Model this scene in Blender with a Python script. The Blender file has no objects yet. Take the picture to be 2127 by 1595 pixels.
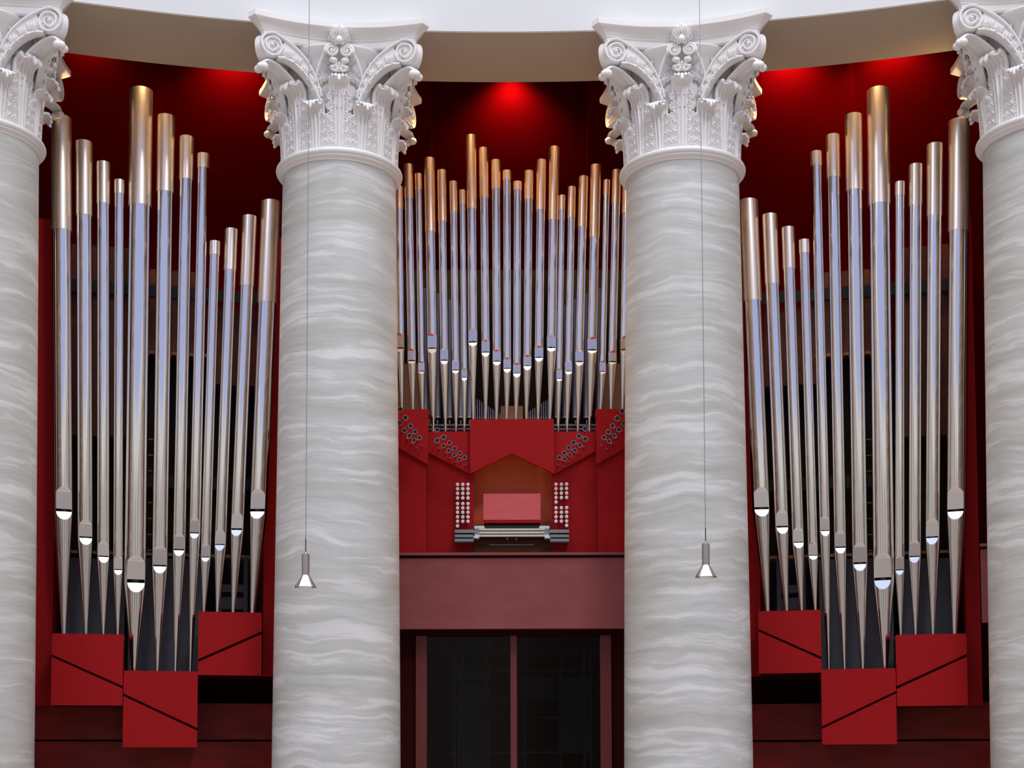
import bpy, math, random
from math import sin, cos, pi, sqrt, atan2, radians
from mathutils import Vector, Matrix
random.seed(7)
C = bpy.context.scene.collection
sc = bpy.context.scene

# ------------------------------------------------------------------ camera, world, lights, exposure
F, PITCH, ROLL, PY, PX = 2908.99, 0.06282, -0.00261, 1393.87, 1063.80
EYE = 5.0                       # the photographer stands on the gallery opposite
YC, R, TH = -1.790, 17.0, 0.11159   # rotunda centre, column circle, half the bay angle
cam = bpy.data.cameras.new('camera'); co = bpy.data.objects.new('camera', cam); C.objects.link(co)
co.matrix_world = Matrix.Translation((0, 0, EYE)) @ Matrix.Rotation(pi/2 + PITCH, 4, 'X') @ Matrix.Rotation(ROLL, 4, 'Z')
cam.sensor_fit = 'HORIZONTAL'; cam.sensor_width = 36; cam.lens = F/2127*36
cam.shift_x = (1063.5 - PX)/2127; cam.shift_y = (PY - 797.5)/2127
cam.clip_start = 0.5; cam.clip_end = 200
sc.camera = co
sc.view_settings.view_transform = 'Standard'; sc.view_settings.look = 'None'
sc.view_settings.gamma = 1; sc.view_settings.use_curve_mapping = False
sc.view_settings.exposure = 0.0
if sc.cycles:
    sc.cycles.max_bounces = 8; sc.cycles.diffuse_bounces = 3; sc.cycles.glossy_bounces = 5
    sc.cycles.sample_clamp_indirect = 6

def srgb(r, g, b):
    f = lambda c: (c/12.92 if c <= .04045 else ((c+.055)/1.055)**2.4)
    return (f(r/255), f(g/255), f(b/255), 1)

def build_world():
    w = bpy.data.worlds.new('daylight'); sc.world = w; w.use_nodes = True
    n, l = w.node_tree.nodes, w.node_tree.links; n.clear()
    out = n.new('ShaderNodeOutputWorld'); bg = n.new('ShaderNodeBackground'); l.new(bg.outputs[0], out.inputs[0])
    tc = n.new('ShaderNodeTexCoord'); sep = n.new('ShaderNodeSeparateXYZ'); l.new(tc.outputs['Generated'], sep.inputs[0])
    def m(op, a, b=None, c=None, clamp=False):
        k = n.new('ShaderNodeMath'); k.operation = op; k.use_clamp = clamp
        for i, v in enumerate((a, b, c)):
            if v is None: continue
            if isinstance(v, (int, float)): k.inputs[i].default_value = v
            else: l.new(v, k.inputs[i])
        return k.outputs[0]
    def step(v, a, b):
        k = n.new('ShaderNodeMapRange'); k.interpolation_type = 'SMOOTHSTEP'; l.new(v, k.inputs[0])
        k.inputs[1].default_value = a; k.inputs[2].default_value = b; return k.outputs[0]
    def mix(fac, a, b):
        k = n.new('ShaderNodeMix'); k.data_type = 'RGBA'
        if isinstance(fac, float): k.inputs[0].default_value = fac
        else: l.new(fac, k.inputs[0])
        for i, v in ((6, a), (7, b)):
            if isinstance(v, tuple): k.inputs[i].default_value = v
            else: l.new(v, k.inputs[i])
        return k.outputs[2]
    el = m('ARCSINE', sep.outputs[2])
    az = m('ARCTAN2', sep.outputs[0], m('MULTIPLY', sep.outputs[1], -1.0))     # 0 = behind the camera
    azd = m('SUBTRACT', az, 0.12)
    # pale plaster of the far side of the rotunda
    c = mix(step(el, 0.0, 0.20), (.27, .24, .23, 1), (.40, .36, .35, 1))
    # ring of columns: light and dark upright bands
    band = m('SINE', m('MULTIPLY', az, 14.0))
    c = mix(m('MULTIPLY', step(band, .1, .8), .40), c, (.16, .135, .13, 1))
    band2 = m('SINE', m('ADD', m('MULTIPLY', az, 14.0), 2.2))
    c = mix(m('MULTIPLY', step(band2, .55, .95), .55), c, (.72, .68, .64, 1))
    # bright arcade, its lower edge a flat arch, then the blue of the dome above it
    az2 = m('MULTIPLY', azd, azd)
    e1 = m('SUBTRACT', el, m('MULTIPLY', az2, .085))
    absaz = m('ABSOLUTE', azd)
    c = mix(m('MULTIPLY', step(e1, .176, .205), step(absaz, 1.30, 1.20)), c, (.66, .65, .62, 1))
    c = mix(m('MULTIPLY', step(e1, .222, .246), step(absaz, .98, .90)), c, (.385, .445, .74, 1))
    # upright dark and light bands on the far sides
    side = step(absaz, 1.25, 1.4)
    c = mix(m('MULTIPLY', side, .55), c, (.34, .29, .28, 1))
    # bright crown of the dome
    c = mix(step(el, .78, 1.02), c, (3.4, 3.4, 3.45, 1))
    l.new(c, bg.inputs[0]); bg.inputs[1].default_value = 1.0
build_world()

def light(name, kind, loc, energy, color, target=None, **kw):
    d = bpy.data.lights.new(name, kind); d.energy = energy; d.color = color
    for k, v in kw.items(): setattr(d, k, v)
    o = bpy.data.objects.new(name, d); C.objects.link(o); o.location = loc
    if target is not None:
        o.rotation_euler = (Vector(target) - Vector(loc)).to_track_quat('-Z', 'Y').to_euler()
    return o

def W(phi, lx, r, z):            # bay frame -> world
    return Vector((r*sin(phi) + lx*cos(phi), YC + r*cos(phi) - lx*sin(phi), z))

SUN = light('dome_window_light', 'AREA', (6.0, 0.0, 24.0), 1150, (1, .97, .93), (0, 14, 8.5), shape='DISK', size=4.0)
LEFTL = light('side_window_light', 'AREA', (-9.0, 1.0, 21.0), 260, (.90, .94, 1), (3, 15, 6), shape='DISK', size=3.0)
WARM = (1, .58, .26)
for i, (phi, lx, e) in enumerate([(0, 0.0, 165), (-2*TH, -.95, 60), (-2*TH, .75, 130), (2*TH, -.75, 200), (2*TH, .45, 150)]):
    light('wall_washer', 'SPOT', W(phi, lx, 19.55 if phi == 0 else 19.0, 14.05), e, (1, .60, .45), W(phi, lx, 19.75 if phi == 0 else 19.3, 12.6), spot_size=radians(120), spot_blend=1.0, shadow_soft_size=.12)
for i, (phi, lx, e) in enumerate([(0, -.6, 330), (0, .6, 330), (-2*TH, -.15, 170), (-2*TH, .85, 130), (2*TH, -.85, 130), (2*TH, .15, 180)]):
    light('gallery_spot', 'SPOT', W(phi, lx, 17.66, 13.3), e, WARM, W(phi, lx*.9, 18.05, 9.0), spot_size=radians(80), spot_blend=.8, shadow_soft_size=.08)
light('gallery_lamp', 'POINT', W(-3*TH, .80, 17.95, 12.10), 34, (1, .66, .30), shadow_soft_size=.06)
light('gallery_lamp', 'POINT', W(3*TH, -.85, 18.0, 12.15), 15, (1, .66, .30), shadow_soft_size=.06)

# ------------------------------------------------------------------ camera geometry -> true 3D points
_c, _s, _cr, _sr = cos(PITCH), sin(PITCH), cos(ROLL), sin(ROLL)
def ray(x, y):
    a, b = x - PX, y - PY
    u = (_cr*a + _sr*b)/F; v = (-_sr*a + _cr*b)/F
    return (u, _c + _s*v, _s - _c*v)
def at(x, y, phi, r):            # picture point -> (lx, z) on the plane of a bay
    d = ray(x, y); n = (sin(phi), cos(phi))
    t = (r + YC*n[1])/(d[0]*n[0] + d[1]*n[1])
    return ((d[0]*cos(phi) - (d[1])*sin(phi))*t + YC*sin(phi), d[2]*t + EYE)
def scale_at(x, y, phi, r):      # metres per pixel there
    d = ray(x, y); n = (sin(phi), cos(phi)); t = (r + YC*n[1])/(d[0]*n[0] + d[1]*n[1])
    return t*(_c*d[1] + _s*d[2])/F

# ------------------------------------------------------------------ materials
def mat(name, col, rough=.5, metal=0., bump=None, var=None, spec=.5, aniso=0., coat=0.):
    m = bpy.data.materials.new(name); m.use_nodes = True
    n, l = m.node_tree.nodes, m.node_tree.links; b = n['Principled BSDF']
    b.inputs['Base Color'].default_value = col; b.inputs['Roughness'].default_value = rough
    b.inputs['Metallic'].default_value = metal; b.inputs['Specular IOR Level'].default_value = spec
    b.inputs['Coat Weight'].default_value = coat
    if aniso: b.inputs['Anisotropic'].default_value = aniso
    tc = n.new('ShaderNodeTexCoord')
    if var:                       # (scale vec, amount, second colour)
        mp = n.new('ShaderNodeMapping'); mp.inputs['Scale'].default_value = var[0]; l.new(tc.outputs['Object'], mp.inputs[0])
        nz = n.new('ShaderNodeTexNoise'); nz.inputs['Scale'].default_value = 1; nz.inputs['Detail'].default_value = 5; l.new(mp.outputs[0], nz.inputs[0])
        mr = n.new('ShaderNodeMapRange'); mr.inputs[1].default_value = .35; mr.inputs[2].default_value = .65; mr.inputs[4].default_value = var[1]; l.new(nz.outputs[0], mr.inputs[0])
        mx = n.new('ShaderNodeMix'); mx.data_type = 'RGBA'; l.new(mr.outputs[0], mx.inputs[0]); mx.inputs[6].default_value = col; mx.inputs[7].default_value = var[2]
        l.new(mx.outputs[2], b.inputs['Base Color'])
    if bump:                      # (scale vec, strength)
        mp = n.new('ShaderNodeMapping'); mp.inputs['Scale'].default_value = bump[0]; l.new(tc.outputs['Object'], mp.inputs[0])
        nz = n.new('ShaderNodeTexNoise'); nz.inputs['Scale'].default_value = 1; nz.inputs['Detail'].default_value = 3; l.new(mp.outputs[0], nz.inputs[0])
        bp = n.new('ShaderNodeBump'); bp.inputs['Strength'].default_value = bump[1]; bp.inputs['Distance'].default_value = .01; l.new(nz.outputs[0], bp.inputs['Height'])
        l.new(bp.outputs[0], b.inputs['Normal'])
    return m

def marble_mat():
    m = bpy.data.materials.new('grey_marble'); m.use_nodes = True
    n, l = m.node_tree.nodes, m.node_tree.links; b = n['Principled BSDF']
    tc = n.new('ShaderNodeTexCoord'); oi = n.new('ShaderNodeObjectInfo')
    cmb = n.new('ShaderNodeCombineXYZ'); mul = n.new('ShaderNodeMath'); mul.operation = 'MULTIPLY'; mul.inputs[1].default_value = 31.0
    l.new(oi.outputs['Random'], mul.inputs[0]); l.new(mul.outputs[0], cmb.inputs[2]); l.new(mul.outputs[0], cmb.inputs[0])
    add = n.new('ShaderNodeVectorMath'); add.operation = 'ADD'; l.new(tc.outputs['Object'], add.inputs[0]); l.new(cmb.outputs[0], add.inputs[1])
    warp = n.new('ShaderNodeTexNoise'); warp.inputs['Scale'].default_value = 1.3; warp.inputs['Detail'].default_value = 3; l.new(add.outputs[0], warp.inputs[0])
    sub = n.new('ShaderNodeVectorMath'); sub.operation = 'SUBTRACT'; l.new(warp.outputs[1], sub.inputs[0]); sub.inputs[1].default_value = (.5, .5, .5)
    scl = n.new('ShaderNodeVectorMath'); scl.operation = 'MULTIPLY'; l.new(sub.outputs[0], scl.inputs[0]); scl.inputs[1].default_value = (.5, .5, .26)
    a2 = n.new('ShaderNodeVectorMath'); a2.operation = 'ADD'; l.new(add.outputs[0], a2.inputs[0]); l.new(scl.outputs[0], a2.inputs[1])
    def noise(rot, sc_, det, rough, d=0.):
        mp = n.new('ShaderNodeMapping'); mp.inputs['Rotation'].default_value = rot; mp.inputs['Scale'].default_value = sc_; l.new(a2.outputs[0], mp.inputs[0])
        nz = n.new('ShaderNodeTexNoise'); nz.inputs['Scale'].default_value = 1; nz.inputs['Detail'].default_value = det; nz.inputs['Roughness'].default_value = rough
        nz.inputs['Distortion'].default_value = d; l.new(mp.outputs[0], nz.inputs[0]); return nz.outputs[0]
    n1 = noise((.16, .50, 0), (.8, .8, 9.0), 7, .62, .30)
    n2 = noise((.25, .38, 0), (1.6, 1.6, 26), 5, .6, .3)
    n3 = noise((-.1, -.3, 0), (.7, .7, 3.0), 3, .5)
    def ramp(v, pts):
        r = n.new('ShaderNodeValToRGB'); l.new(v, r.inputs[0]); e = r.color_ramp.elements
        e[0].position, e[0].color = pts[0]; e[1].position, e[1].color = pts[-1]
        for p, c in pts[1:-1]:
            k = e.new(p); k.color = c
        return r.outputs[0]
    g = lambda v: (v, v, v, 1)
    base = ramp(n1, [(.30, srgb(190, 192, 189)), (.46, srgb(205, 206, 203)), (.54, srgb(211, 212, 210)), (.59, srgb(228, 229, 229)), (.72, srgb(230, 231, 232))])
    mx = n.new('ShaderNodeMix'); mx.data_type = 'RGBA'; mx.blend_type = 'MULTIPLY'; mx.inputs[0].default_value = .55
    l.new(base, mx.inputs[6]); l.new(ramp(n2, [(.36, g(.86)), (.5, g(.96)), (.62, g(1.0))]), mx.inputs[7])
    m2 = n.new('ShaderNodeMix'); m2.data_type = 'RGBA'; m2.blend_type = 'MULTIPLY'; m2.inputs[0].default_value = .7
    l.new(mx.outputs[2], m2.inputs[6]); l.new(ramp(n3, [(.35, srgb(233, 232, 226)), (.65, g(1.0))]), m2.inputs[7])
    # hairline cracks
    n4 = noise((.3, .5, .2), (1.1, 1.1, 3.2), 6, .7, .4)
    crack = ramp(n4, [(.494, g(1)), (.4985, g(.66)), (.503, g(1))])
    m3 = n.new('ShaderNodeMix'); m3.data_type = 'RGBA'; m3.blend_type = 'MULTIPLY'; m3.inputs[0].default_value = .35
    l.new(m2.outputs[2], m3.inputs[6]); l.new(crack, m3.inputs[7])
    l.new(m3.outputs[2], b.inputs['Base Color']); b.inputs['Roughness'].default_value = .42
    return m

RED = (35, 35, 35)
M = dict(
    marble=marble_mat(),
    plaster=mat('white_stucco', srgb(247, 246, 246), .5, bump=((30, 30, 30), .12)),
    wallwhite=mat('white_wall_paint', srgb(230, 233, 236), .8, bump=((8, 8, 8), .1)),
    soffit=mat('white_soffit_in_shade', srgb(192, 178, 160), .85, bump=((8, 8, 8), .08)),  # white underside of the beam, its warm shade put into the colour
    redwall=mat('deep_red_wall_paint', srgb(84, 1, 2), .9, spec=0., var=((3, 3, 1.5), .35, srgb(76, 1, 2))),
    redcase=mat('red_stained_board', srgb(158, 8, 15), .6, spec=.18, var=((6, 6, 22), .5, srgb(146, 6, 12)), bump=((60, 60, 200), .08)),
    redlow=mat('dark_red_wood_panelling', srgb(124, 22, 8), .5, spec=.25, var=((2, 2, 9), .8, srgb(92, 8, 4))),
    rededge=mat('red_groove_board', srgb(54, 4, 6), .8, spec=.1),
    parapet=mat('dusty_red_plaster', srgb(144, 80, 80), .8, spec=.2, var=((2.5, 2.5, 5), .6, srgb(132, 68, 69)), bump=((14, 14, 60), .15)),
    rail=mat('dusty_red_rail', srgb(128, 62, 60), .5),
    dark=mat('interior_shade_black', srgb(22, 16, 15), .8),  # unlit inside of the case, the shade put into the colour
    orange=mat('orange_wood_recess', srgb(244, 100, 44), .5, var=((3, 3, 20), .4, srgb(228, 88, 36))),
    desk=mat('pink_red_board', srgb(214, 92, 92), .45, var=((8, 8, 60), .5, srgb(198, 76, 78)), bump=((20, 20, 120), .1)),
    tin=mat('polished_tin', (.90, .87, .85, 1), .085, 1.),
    lip=mat('bright_tin_lip', (.82, .84, .90, 1), .25, 1.),
    satin=mat('satin_tin', (.66, .61, .59, 1), .16, 1.),
    brass=mat('brushed_tin_warm_lit', (.98, .88, .77, 1), .33, 1., bump=((60, 60, 3), .015)),  # side bay collars: brushed tin, glow of the warm lamps tinted in
    warm_tin_deep=mat('brushed_tin_deep_warm_lit', (.96, .71, .50, 1), .30, 1., bump=((60, 60, 3), .015)),  # centre collars: the same tin with a stronger warm light painted in
    wood=mat('brown_chest_wood', srgb(112, 66, 42), .6, var=((3, 3, 14), .6, srgb(86, 46, 28))),
    tan=mat('pale_wood', srgb(176, 142, 106), .6, var=((4, 4, 18), .5, srgb(156, 120, 86))),
    slate=mat('slate_grey_board', srgb(70, 76, 86), .55),
    steel=mat('dark_teal_steel', srgb(28, 38, 46), .5),
    greypipe=mat('dull_lead_pipe', (.42, .44, .52, 1), .28, 1.),
    knob=mat('ivory_knob', srgb(232, 230, 226), .3),
    black=mat('black_lacquer', srgb(14, 13, 13), .35),
    grey=mat('grey_slat', srgb(128, 132, 138), .5),
    cheek=mat('white_cheek', srgb(214, 226, 232), .35),
    ivory=mat('ivory_keys', srgb(226, 218, 204), .4),
    brown=mat('dark_brown_wood', srgb(78, 46, 20), .6, spec=.12, var=((3, 3, 16), .5, srgb(66, 40, 20))),
    doorred=mat('dull_red_frame', srgb(112, 40, 38), .5),
    steelpole=mat('grey_scaffold_tube', srgb(120, 118, 104), .5, .3),
    sheet=mat('grey_dust_sheet', srgb(120, 122, 126), .9),
    chrome=mat('chrome', (.80, .79, .80, 1), .10, 1.),
    alu=mat('brushed_aluminium', (.62, .58, .60, 1), .25, 1.),
    cord=mat('steel_cable', srgb(150, 156, 162), .4, .5),
    floor=mat('pale_stone_floor', srgb(150, 138, 130), .5),
)
def glass_mat():
    m = bpy.data.materials.new('dark_glass'); m.use_nodes = True
    n, l = m.node_tree.nodes, m.node_tree.links; n.clear()
    o = n.new('ShaderNodeOutputMaterial'); t = n.new('ShaderNodeBsdfTransparent'); t.inputs[0].default_value = (.48, .48, .46, 1)
    g = n.new('ShaderNodeBsdfGlossy'); g.inputs['Roughness'].default_value = .02
    fr = n.new('ShaderNodeFresnel'); fr.inputs[0].default_value = 1.25
    mx = n.new('ShaderNodeMixShader'); l.new(fr.outputs[0], mx.inputs[0]); l.new(t.outputs[0], mx.inputs[1]); l.new(g.outputs[0], mx.inputs[2]); l.new(mx.outputs[0], o.inputs[0])
    return m
M['glass'] = glass_mat()

# ------------------------------------------------------------------ mesh helpers
class MB:
    def __init__(s): s.v = []; s.f = []
    def add(s, vs, fs):
        o = len(s.v); s.v += [tuple(p) for p in vs]; s.f += [tuple(o+i for i in f) for f in fs]; return s
    def box(s, x0, x1, y0, y1, z0, z1):
        v = [(x, y, z) for z in (z0, z1) for y in (y0, y1) for x in (x0, x1)]
        return s.add(v, [(0, 2, 3, 1), (4, 5, 7, 6), (0, 1, 5, 4), (2, 6, 7, 3), (0, 4, 6, 2), (1, 3, 7, 5)])
    def prism(s, poly, y0, y1):          # polygon in (x, z) extruded along y
        k = len(poly); v = [(x, y0, z) for x, z in poly] + [(x, y1, z) for x, z in poly]
        return s.add(v, [tuple(range(k)), tuple(range(2*k-1, k-1, -1))] + [(i, i+k, (i+1) % k + k, (i+1) % k) for i in range(k)])
    def lathe(s, prof, n=48, c=(0, 0, 0), caps=False, a0=0, a1=2*pi):
        full = abs(a1-a0-2*pi) < 1e-6; m = n if full else n+1; v = []
        for r, z in prof:
            for i in range(m):
                a = a0 + (a1-a0)*i/n; v.append((c[0]+r*sin(a), c[1]-r*cos(a), c[2]+z))
        f = []
        for j in range(len(prof)-1):
            for i in range(n):
                i2 = (i+1) % m; f.append((j*m+i, j*m+i2, (j+1)*m+i2, (j+1)*m+i))
        if caps: f += [tuple(range(m-1, -1, -1)), tuple((len(prof)-1)*m+i for i in range(m))]
        return s.add(v, f)
    def tube(s, pts, rad, n=8):
        pts = [Vector(p) for p in pts]; v = []
        rads = rad if isinstance(rad, (list, tuple)) else [rad]*len(pts)
        a = None
        for i, p in enumerate(pts):
            t = (pts[min(i+1, len(pts)-1)] - pts[max(i-1, 0)]).normalized()
            if a is None:
                up = Vector((0, 0, 1)) if abs(t.z) < .9 else Vector((0, 1, 0)); a = t.cross(up).normalized()
            a = (a - t*a.dot(t)).normalized(); b = t.cross(a).normalized()
            for k in range(n):
                q = 2*pi*k/n; v.append(p + (a*cos(q) + b*sin(q))*rads[i])
        f = [(j*n+i, j*n+(i+1) % n, (j+1)*n+(i+1) % n, (j+1)*n+i) for j in range(len(pts)-1) for i in range(n)]
        f += [tuple(range(n-1, -1, -1)), tuple((len(pts)-1)*n+i for i in range(n))]
        return s.add(v, f)
    def ball(s, c, r, n=12, m=8, sz=(1, 1, 1)):
        v = []; f = []
        for j in range(m+1):
            t = pi*j/m
            for i in range(n):
                a = 2*pi*i/n; v.append((c[0]+r*sz[0]*sin(t)*cos(a), c[1]+r*sz[1]*sin(t)*sin(a), c[2]+r*sz[2]*cos(t)))
        for j in range(m):
            for i in range(n): f.append((j*n+i, j*n+(i+1) % n, (j+1)*n+(i+1) % n, (j+1)*n+i))
        return s.add(v, f)
    def mesh(s, name, m, smooth=40):
        me = bpy.data.meshes.new(name); me.from_pydata(s.v, [], s.f); me.materials.append(m)
        import bmesh
        bm = bmesh.new(); bm.from_mesh(me)
        bmesh.ops.remove_doubles(bm, verts=bm.verts, dist=1e-6)
        bmesh.ops.recalc_face_normals(bm, faces=bm.faces); bm.to_mesh(me); bm.free()
        if smooth:
            me.polygons.foreach_set('use_smooth', [True]*len(me.polygons)); me.set_sharp_from_angle(angle=radians(smooth))
        return me
    def build(s, name, m, parent=None, smooth=40):
        o = bpy.data.objects.new(name, s.mesh(name, m, smooth)); C.objects.link(o)
        if parent is not None: o.parent = parent
        return o

def tag(o, label, cat, group=None, kind=None):
    o['label'] = label; o['category'] = cat
    if group: o['group'] = group
    if kind: o['kind'] = kind
    return o
def thing(name, label, cat, phi, lx, r, z, group=None):
    o = bpy.data.objects.new(name, None); C.objects.link(o); o.empty_display_size = .1
    o.location = W(phi, lx, r, z); o.rotation_euler = (0, 0, -phi)
    return tag(o, label, cat, group)
def placed(o, phi, lx, r, z):
    o.location = W(phi, lx, r, z); o.rotation_euler = (0, 0, -phi); return o
def struct(o): o['kind'] = 'structure'; return o
def child_copy(src, parent):
    c = src.copy(); C.objects.link(c); c.parent = parent; return c

ZR, ZB, ZSOF = 11.464, 6.35, 12.795       # ring on the shaft, box top, soffit

# ------------------------------------------------------------------ structure
def arc_slab(mb, r0, r1, z0, z1, a0, a1, n):
    v = []; f = []
    for i in range(n+1):
        a = a0 + (a1-a0)*i/n
        for r, z in ((r0, z0), (r1, z0), (r1, z1), (r0, z1)): v.append((r*sin(a), YC + r*cos(a), z))
    for i in range(n):
        for k in range(4): f.append((i*4+k, i*4+(k+1) % 4, (i+1)*4+(k+1) % 4, (i+1)*4+k))
    f += [(3, 2, 1, 0), (n*4, n*4+1, n*4+2, n*4+3)]
    mb.add(v, f)
mb = MB(); arc_slab(mb, 16.386, 17.492, ZSOF+.012, 17.5, -.62, .62, 120); struct(mb.build('wall_upper', M['wallwhite'], smooth=30))
mb = MB(); arc_slab(mb, 16.390, 17.488, ZSOF, ZSOF+.012, -.62, .62, 120); struct(mb.build('ceiling_soffit', M['soffit'], smooth=30))
mb = MB(); mb.box(-22, 22, -20, 21, -.2, 0); struct(mb.build('floor', M['floor'], smooth=0))
mb = MB(); arc_slab(mb, 17.492, 20.6, 14.6, 14.8, -.62, .62, 60); struct(mb.build('ceiling_light_stop', M['redwall'], smooth=0))  # unseen gallery roof, added to keep the space behind the columns dark
mb = MB(); arc_slab(mb, 17.75, 20.6, 0, 14.6, -.64, -.62, 1); struct(mb.build('wall_light_stop_left', M['redwall'], smooth=0))  # unseen end wall, added to stop light leaking in from the left
mb = MB(); arc_slab(mb, 17.75, 20.6, 0, 14.6, .62, .64, 1); struct(mb.build('wall_light_stop_right', M['redwall'], smooth=0))  # likewise added out of view, against light from the right

def ptr(px, y, r):               # world (X, Y) where the sight line through px meets circle radius r
    d = ray(px, y); k = d[0]/d[1]
    A = 1+k*k; B = -2*YC; Cc = YC*YC-r*r
    Y = (-B + sqrt(B*B-4*A*Cc))/(2*A); return (k*Y, Y)
poly = [(-12.2, 15.2), ptr(60, 300, 19.0), ptr(337, 300, 19.35), ptr(560, 300, 19.2), ptr(800, 300, 19.1), ptr(896, 300, 19.2), ptr(898.5, 300, 19.8),
        ptr(1218.5, 300, 19.8), ptr(1221, 300, 19.2), ptr(1320, 300, 19.1), ptr(1560, 300, 19.2), ptr(1777, 300, 19.35), ptr(2070, 300, 19.0), (12.2, 15.2)]
mb = MB()
back = [(x*1.02, y+.45) for x, y in poly]
for i in range(len(poly)-1):
    a, b, c, d = poly[i], poly[i+1], back[i+1], back[i]
    v = [(p[0], p[1], z) for z in (0, 14.6) for p in (a, b, c, d)]
    mb.add(v, [(0, 1, 5, 4), (2, 3, 7, 6), (0, 3, 2, 1), (4, 5, 6, 7)])
struct(mb.build('wall_back', M['redwall'], smooth=0))

# ------------------------------------------------------------------ columns
def catmull(pts, n):
    out = []
    P = [2*Vector(pts[0])-Vector(pts[1])] + [Vector(p) for p in pts] + [2*Vector(pts[-1])-Vector(pts[-2])]
    for i in range(1, len(P)-2):
        for k in range(n):
            t = k/n; a, b, c, d = P[i-1:i+3]
            out.append(.5*((2*b)+(-a+c)*t+(2*a-5*b+4*c-d)*t*t+(-a+3*b-3*c+d)*t**3))
    out.append(P[-2]); return out

def bell_r(z):
    pts = [(-.1, .60), (.0, .595), (.55, .585), (.85, .615), (.98, .67), (1.05, .735), (1.2, .74)]
    for (a, b), (c, d) in zip(pts, pts[1:]):
        if z <= c: return b + (d-b)*max(0, (z-a))/(c-a)
    return pts[-1][1]

def leaf_map(H, rc, z0=0., o0=.028, o1=.075, curl=3.5):
    """centre line of a leaf hugging the bell, then curling outwards; returns f(a, b, h) -> local point for a leaf at angle 0, and its length"""
    h1 = H - rc
    line = []
    for k in range(9):
        t = k/8; z = z0 + (h1-z0)*t; line.append((bell_r(z)+o0+(o1-o0)*t*t, z))
    r1 = line[-1][0]
    for k in range(1, 13):
        q = curl*k/12; rr = rc*(1-.22*k/12)
        line.append((r1+rc*(1-cos(q)) if q < pi/2 else r1+rc+(-cos(q))*rr, h1+(rc if q < pi/2 else rr+(rc-rr))*sin(q) if q < pi/2 else h1+rc*1.0*sin(q)))
    L = [0]
    for p, q in zip(line, line[1:]): L.append(L[-1]+math.hypot(q[0]-p[0], q[1]-p[1]))
    tot = L[-1]; stem = L[8]
    def f(a, b, h=0.):
        b = max(0, min(tot, b)); i = 0
        while i < len(L)-2 and L[i+1] < b: i += 1
        t = (b-L[i])/(L[i+1]-L[i]); r = line[i][0]*(1-t)+line[i+1][0]*t; z = line[i][1]*(1-t)+line[i+1][1]*t
        def tan(j):
            j0, j1 = max(0, j-1), min(len(line)-1, j+1); dx, dz = line[j1][0]-line[j0][0], line[j1][1]-line[j0][1]; m_ = math.hypot(dx, dz) or 1; return dx/m_, dz/m_
        t0, t1 = tan(i), tan(i+1); tx, tz = t0[0]*(1-t)+t1[0]*t, t0[1]*(1-t)+t1[1]*t
        nx, nz = tz, -tx                       # outward normal in the (r, z) plane
        dr = .9*a*a
        r2 = r + nx*h - dr; z2 = z + nz*h
        ang = a/max(.55, min(r, .72)); 
        return (r2*sin(ang), -r2*cos(ang), z2)
    return f, tot, stem

def ridge(mb, f, a0, b0, a1, b1, w, h, n=6, bend=0., m=5, root=.35, base=-.004):
    """a carved finger: rounded ridge from (a0,b0) to (a1,b1) in leaf coordinates"""
    dx, dy = a1-a0, b1-b0; L = math.hypot(dx, dy); px, py = -dy/L, dx/L
    v = []
    for i in range(n+1):
        t = i/n; ww = w*(root+(1-root)*min(1, t*1.6))*sqrt(max(0, 1-max(0, (t-.72)/.28)**2))
        hh = h*(root+(1-root)*min(1, t*1.6))*sqrt(max(0, 1-max(0, (t-.75)/.25)**2))
        cx_, cy_ = a0+dx*t+px*bend*sin(pi*t), b0+dy*t+py*bend*sin(pi*t)
        for k in range(m):
            q = pi*k/(m-1); v.append(f(cx_+px*ww*cos(q), cy_+py*ww*cos(q), base+(hh-base)*sin(q)))
    fs = [(i*m+k, i*m+k+1, (i+1)*m+k+1, (i+1)*m+k) for i in range(n) for k in range(m-1)]
    mb.add(v, fs)

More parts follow.
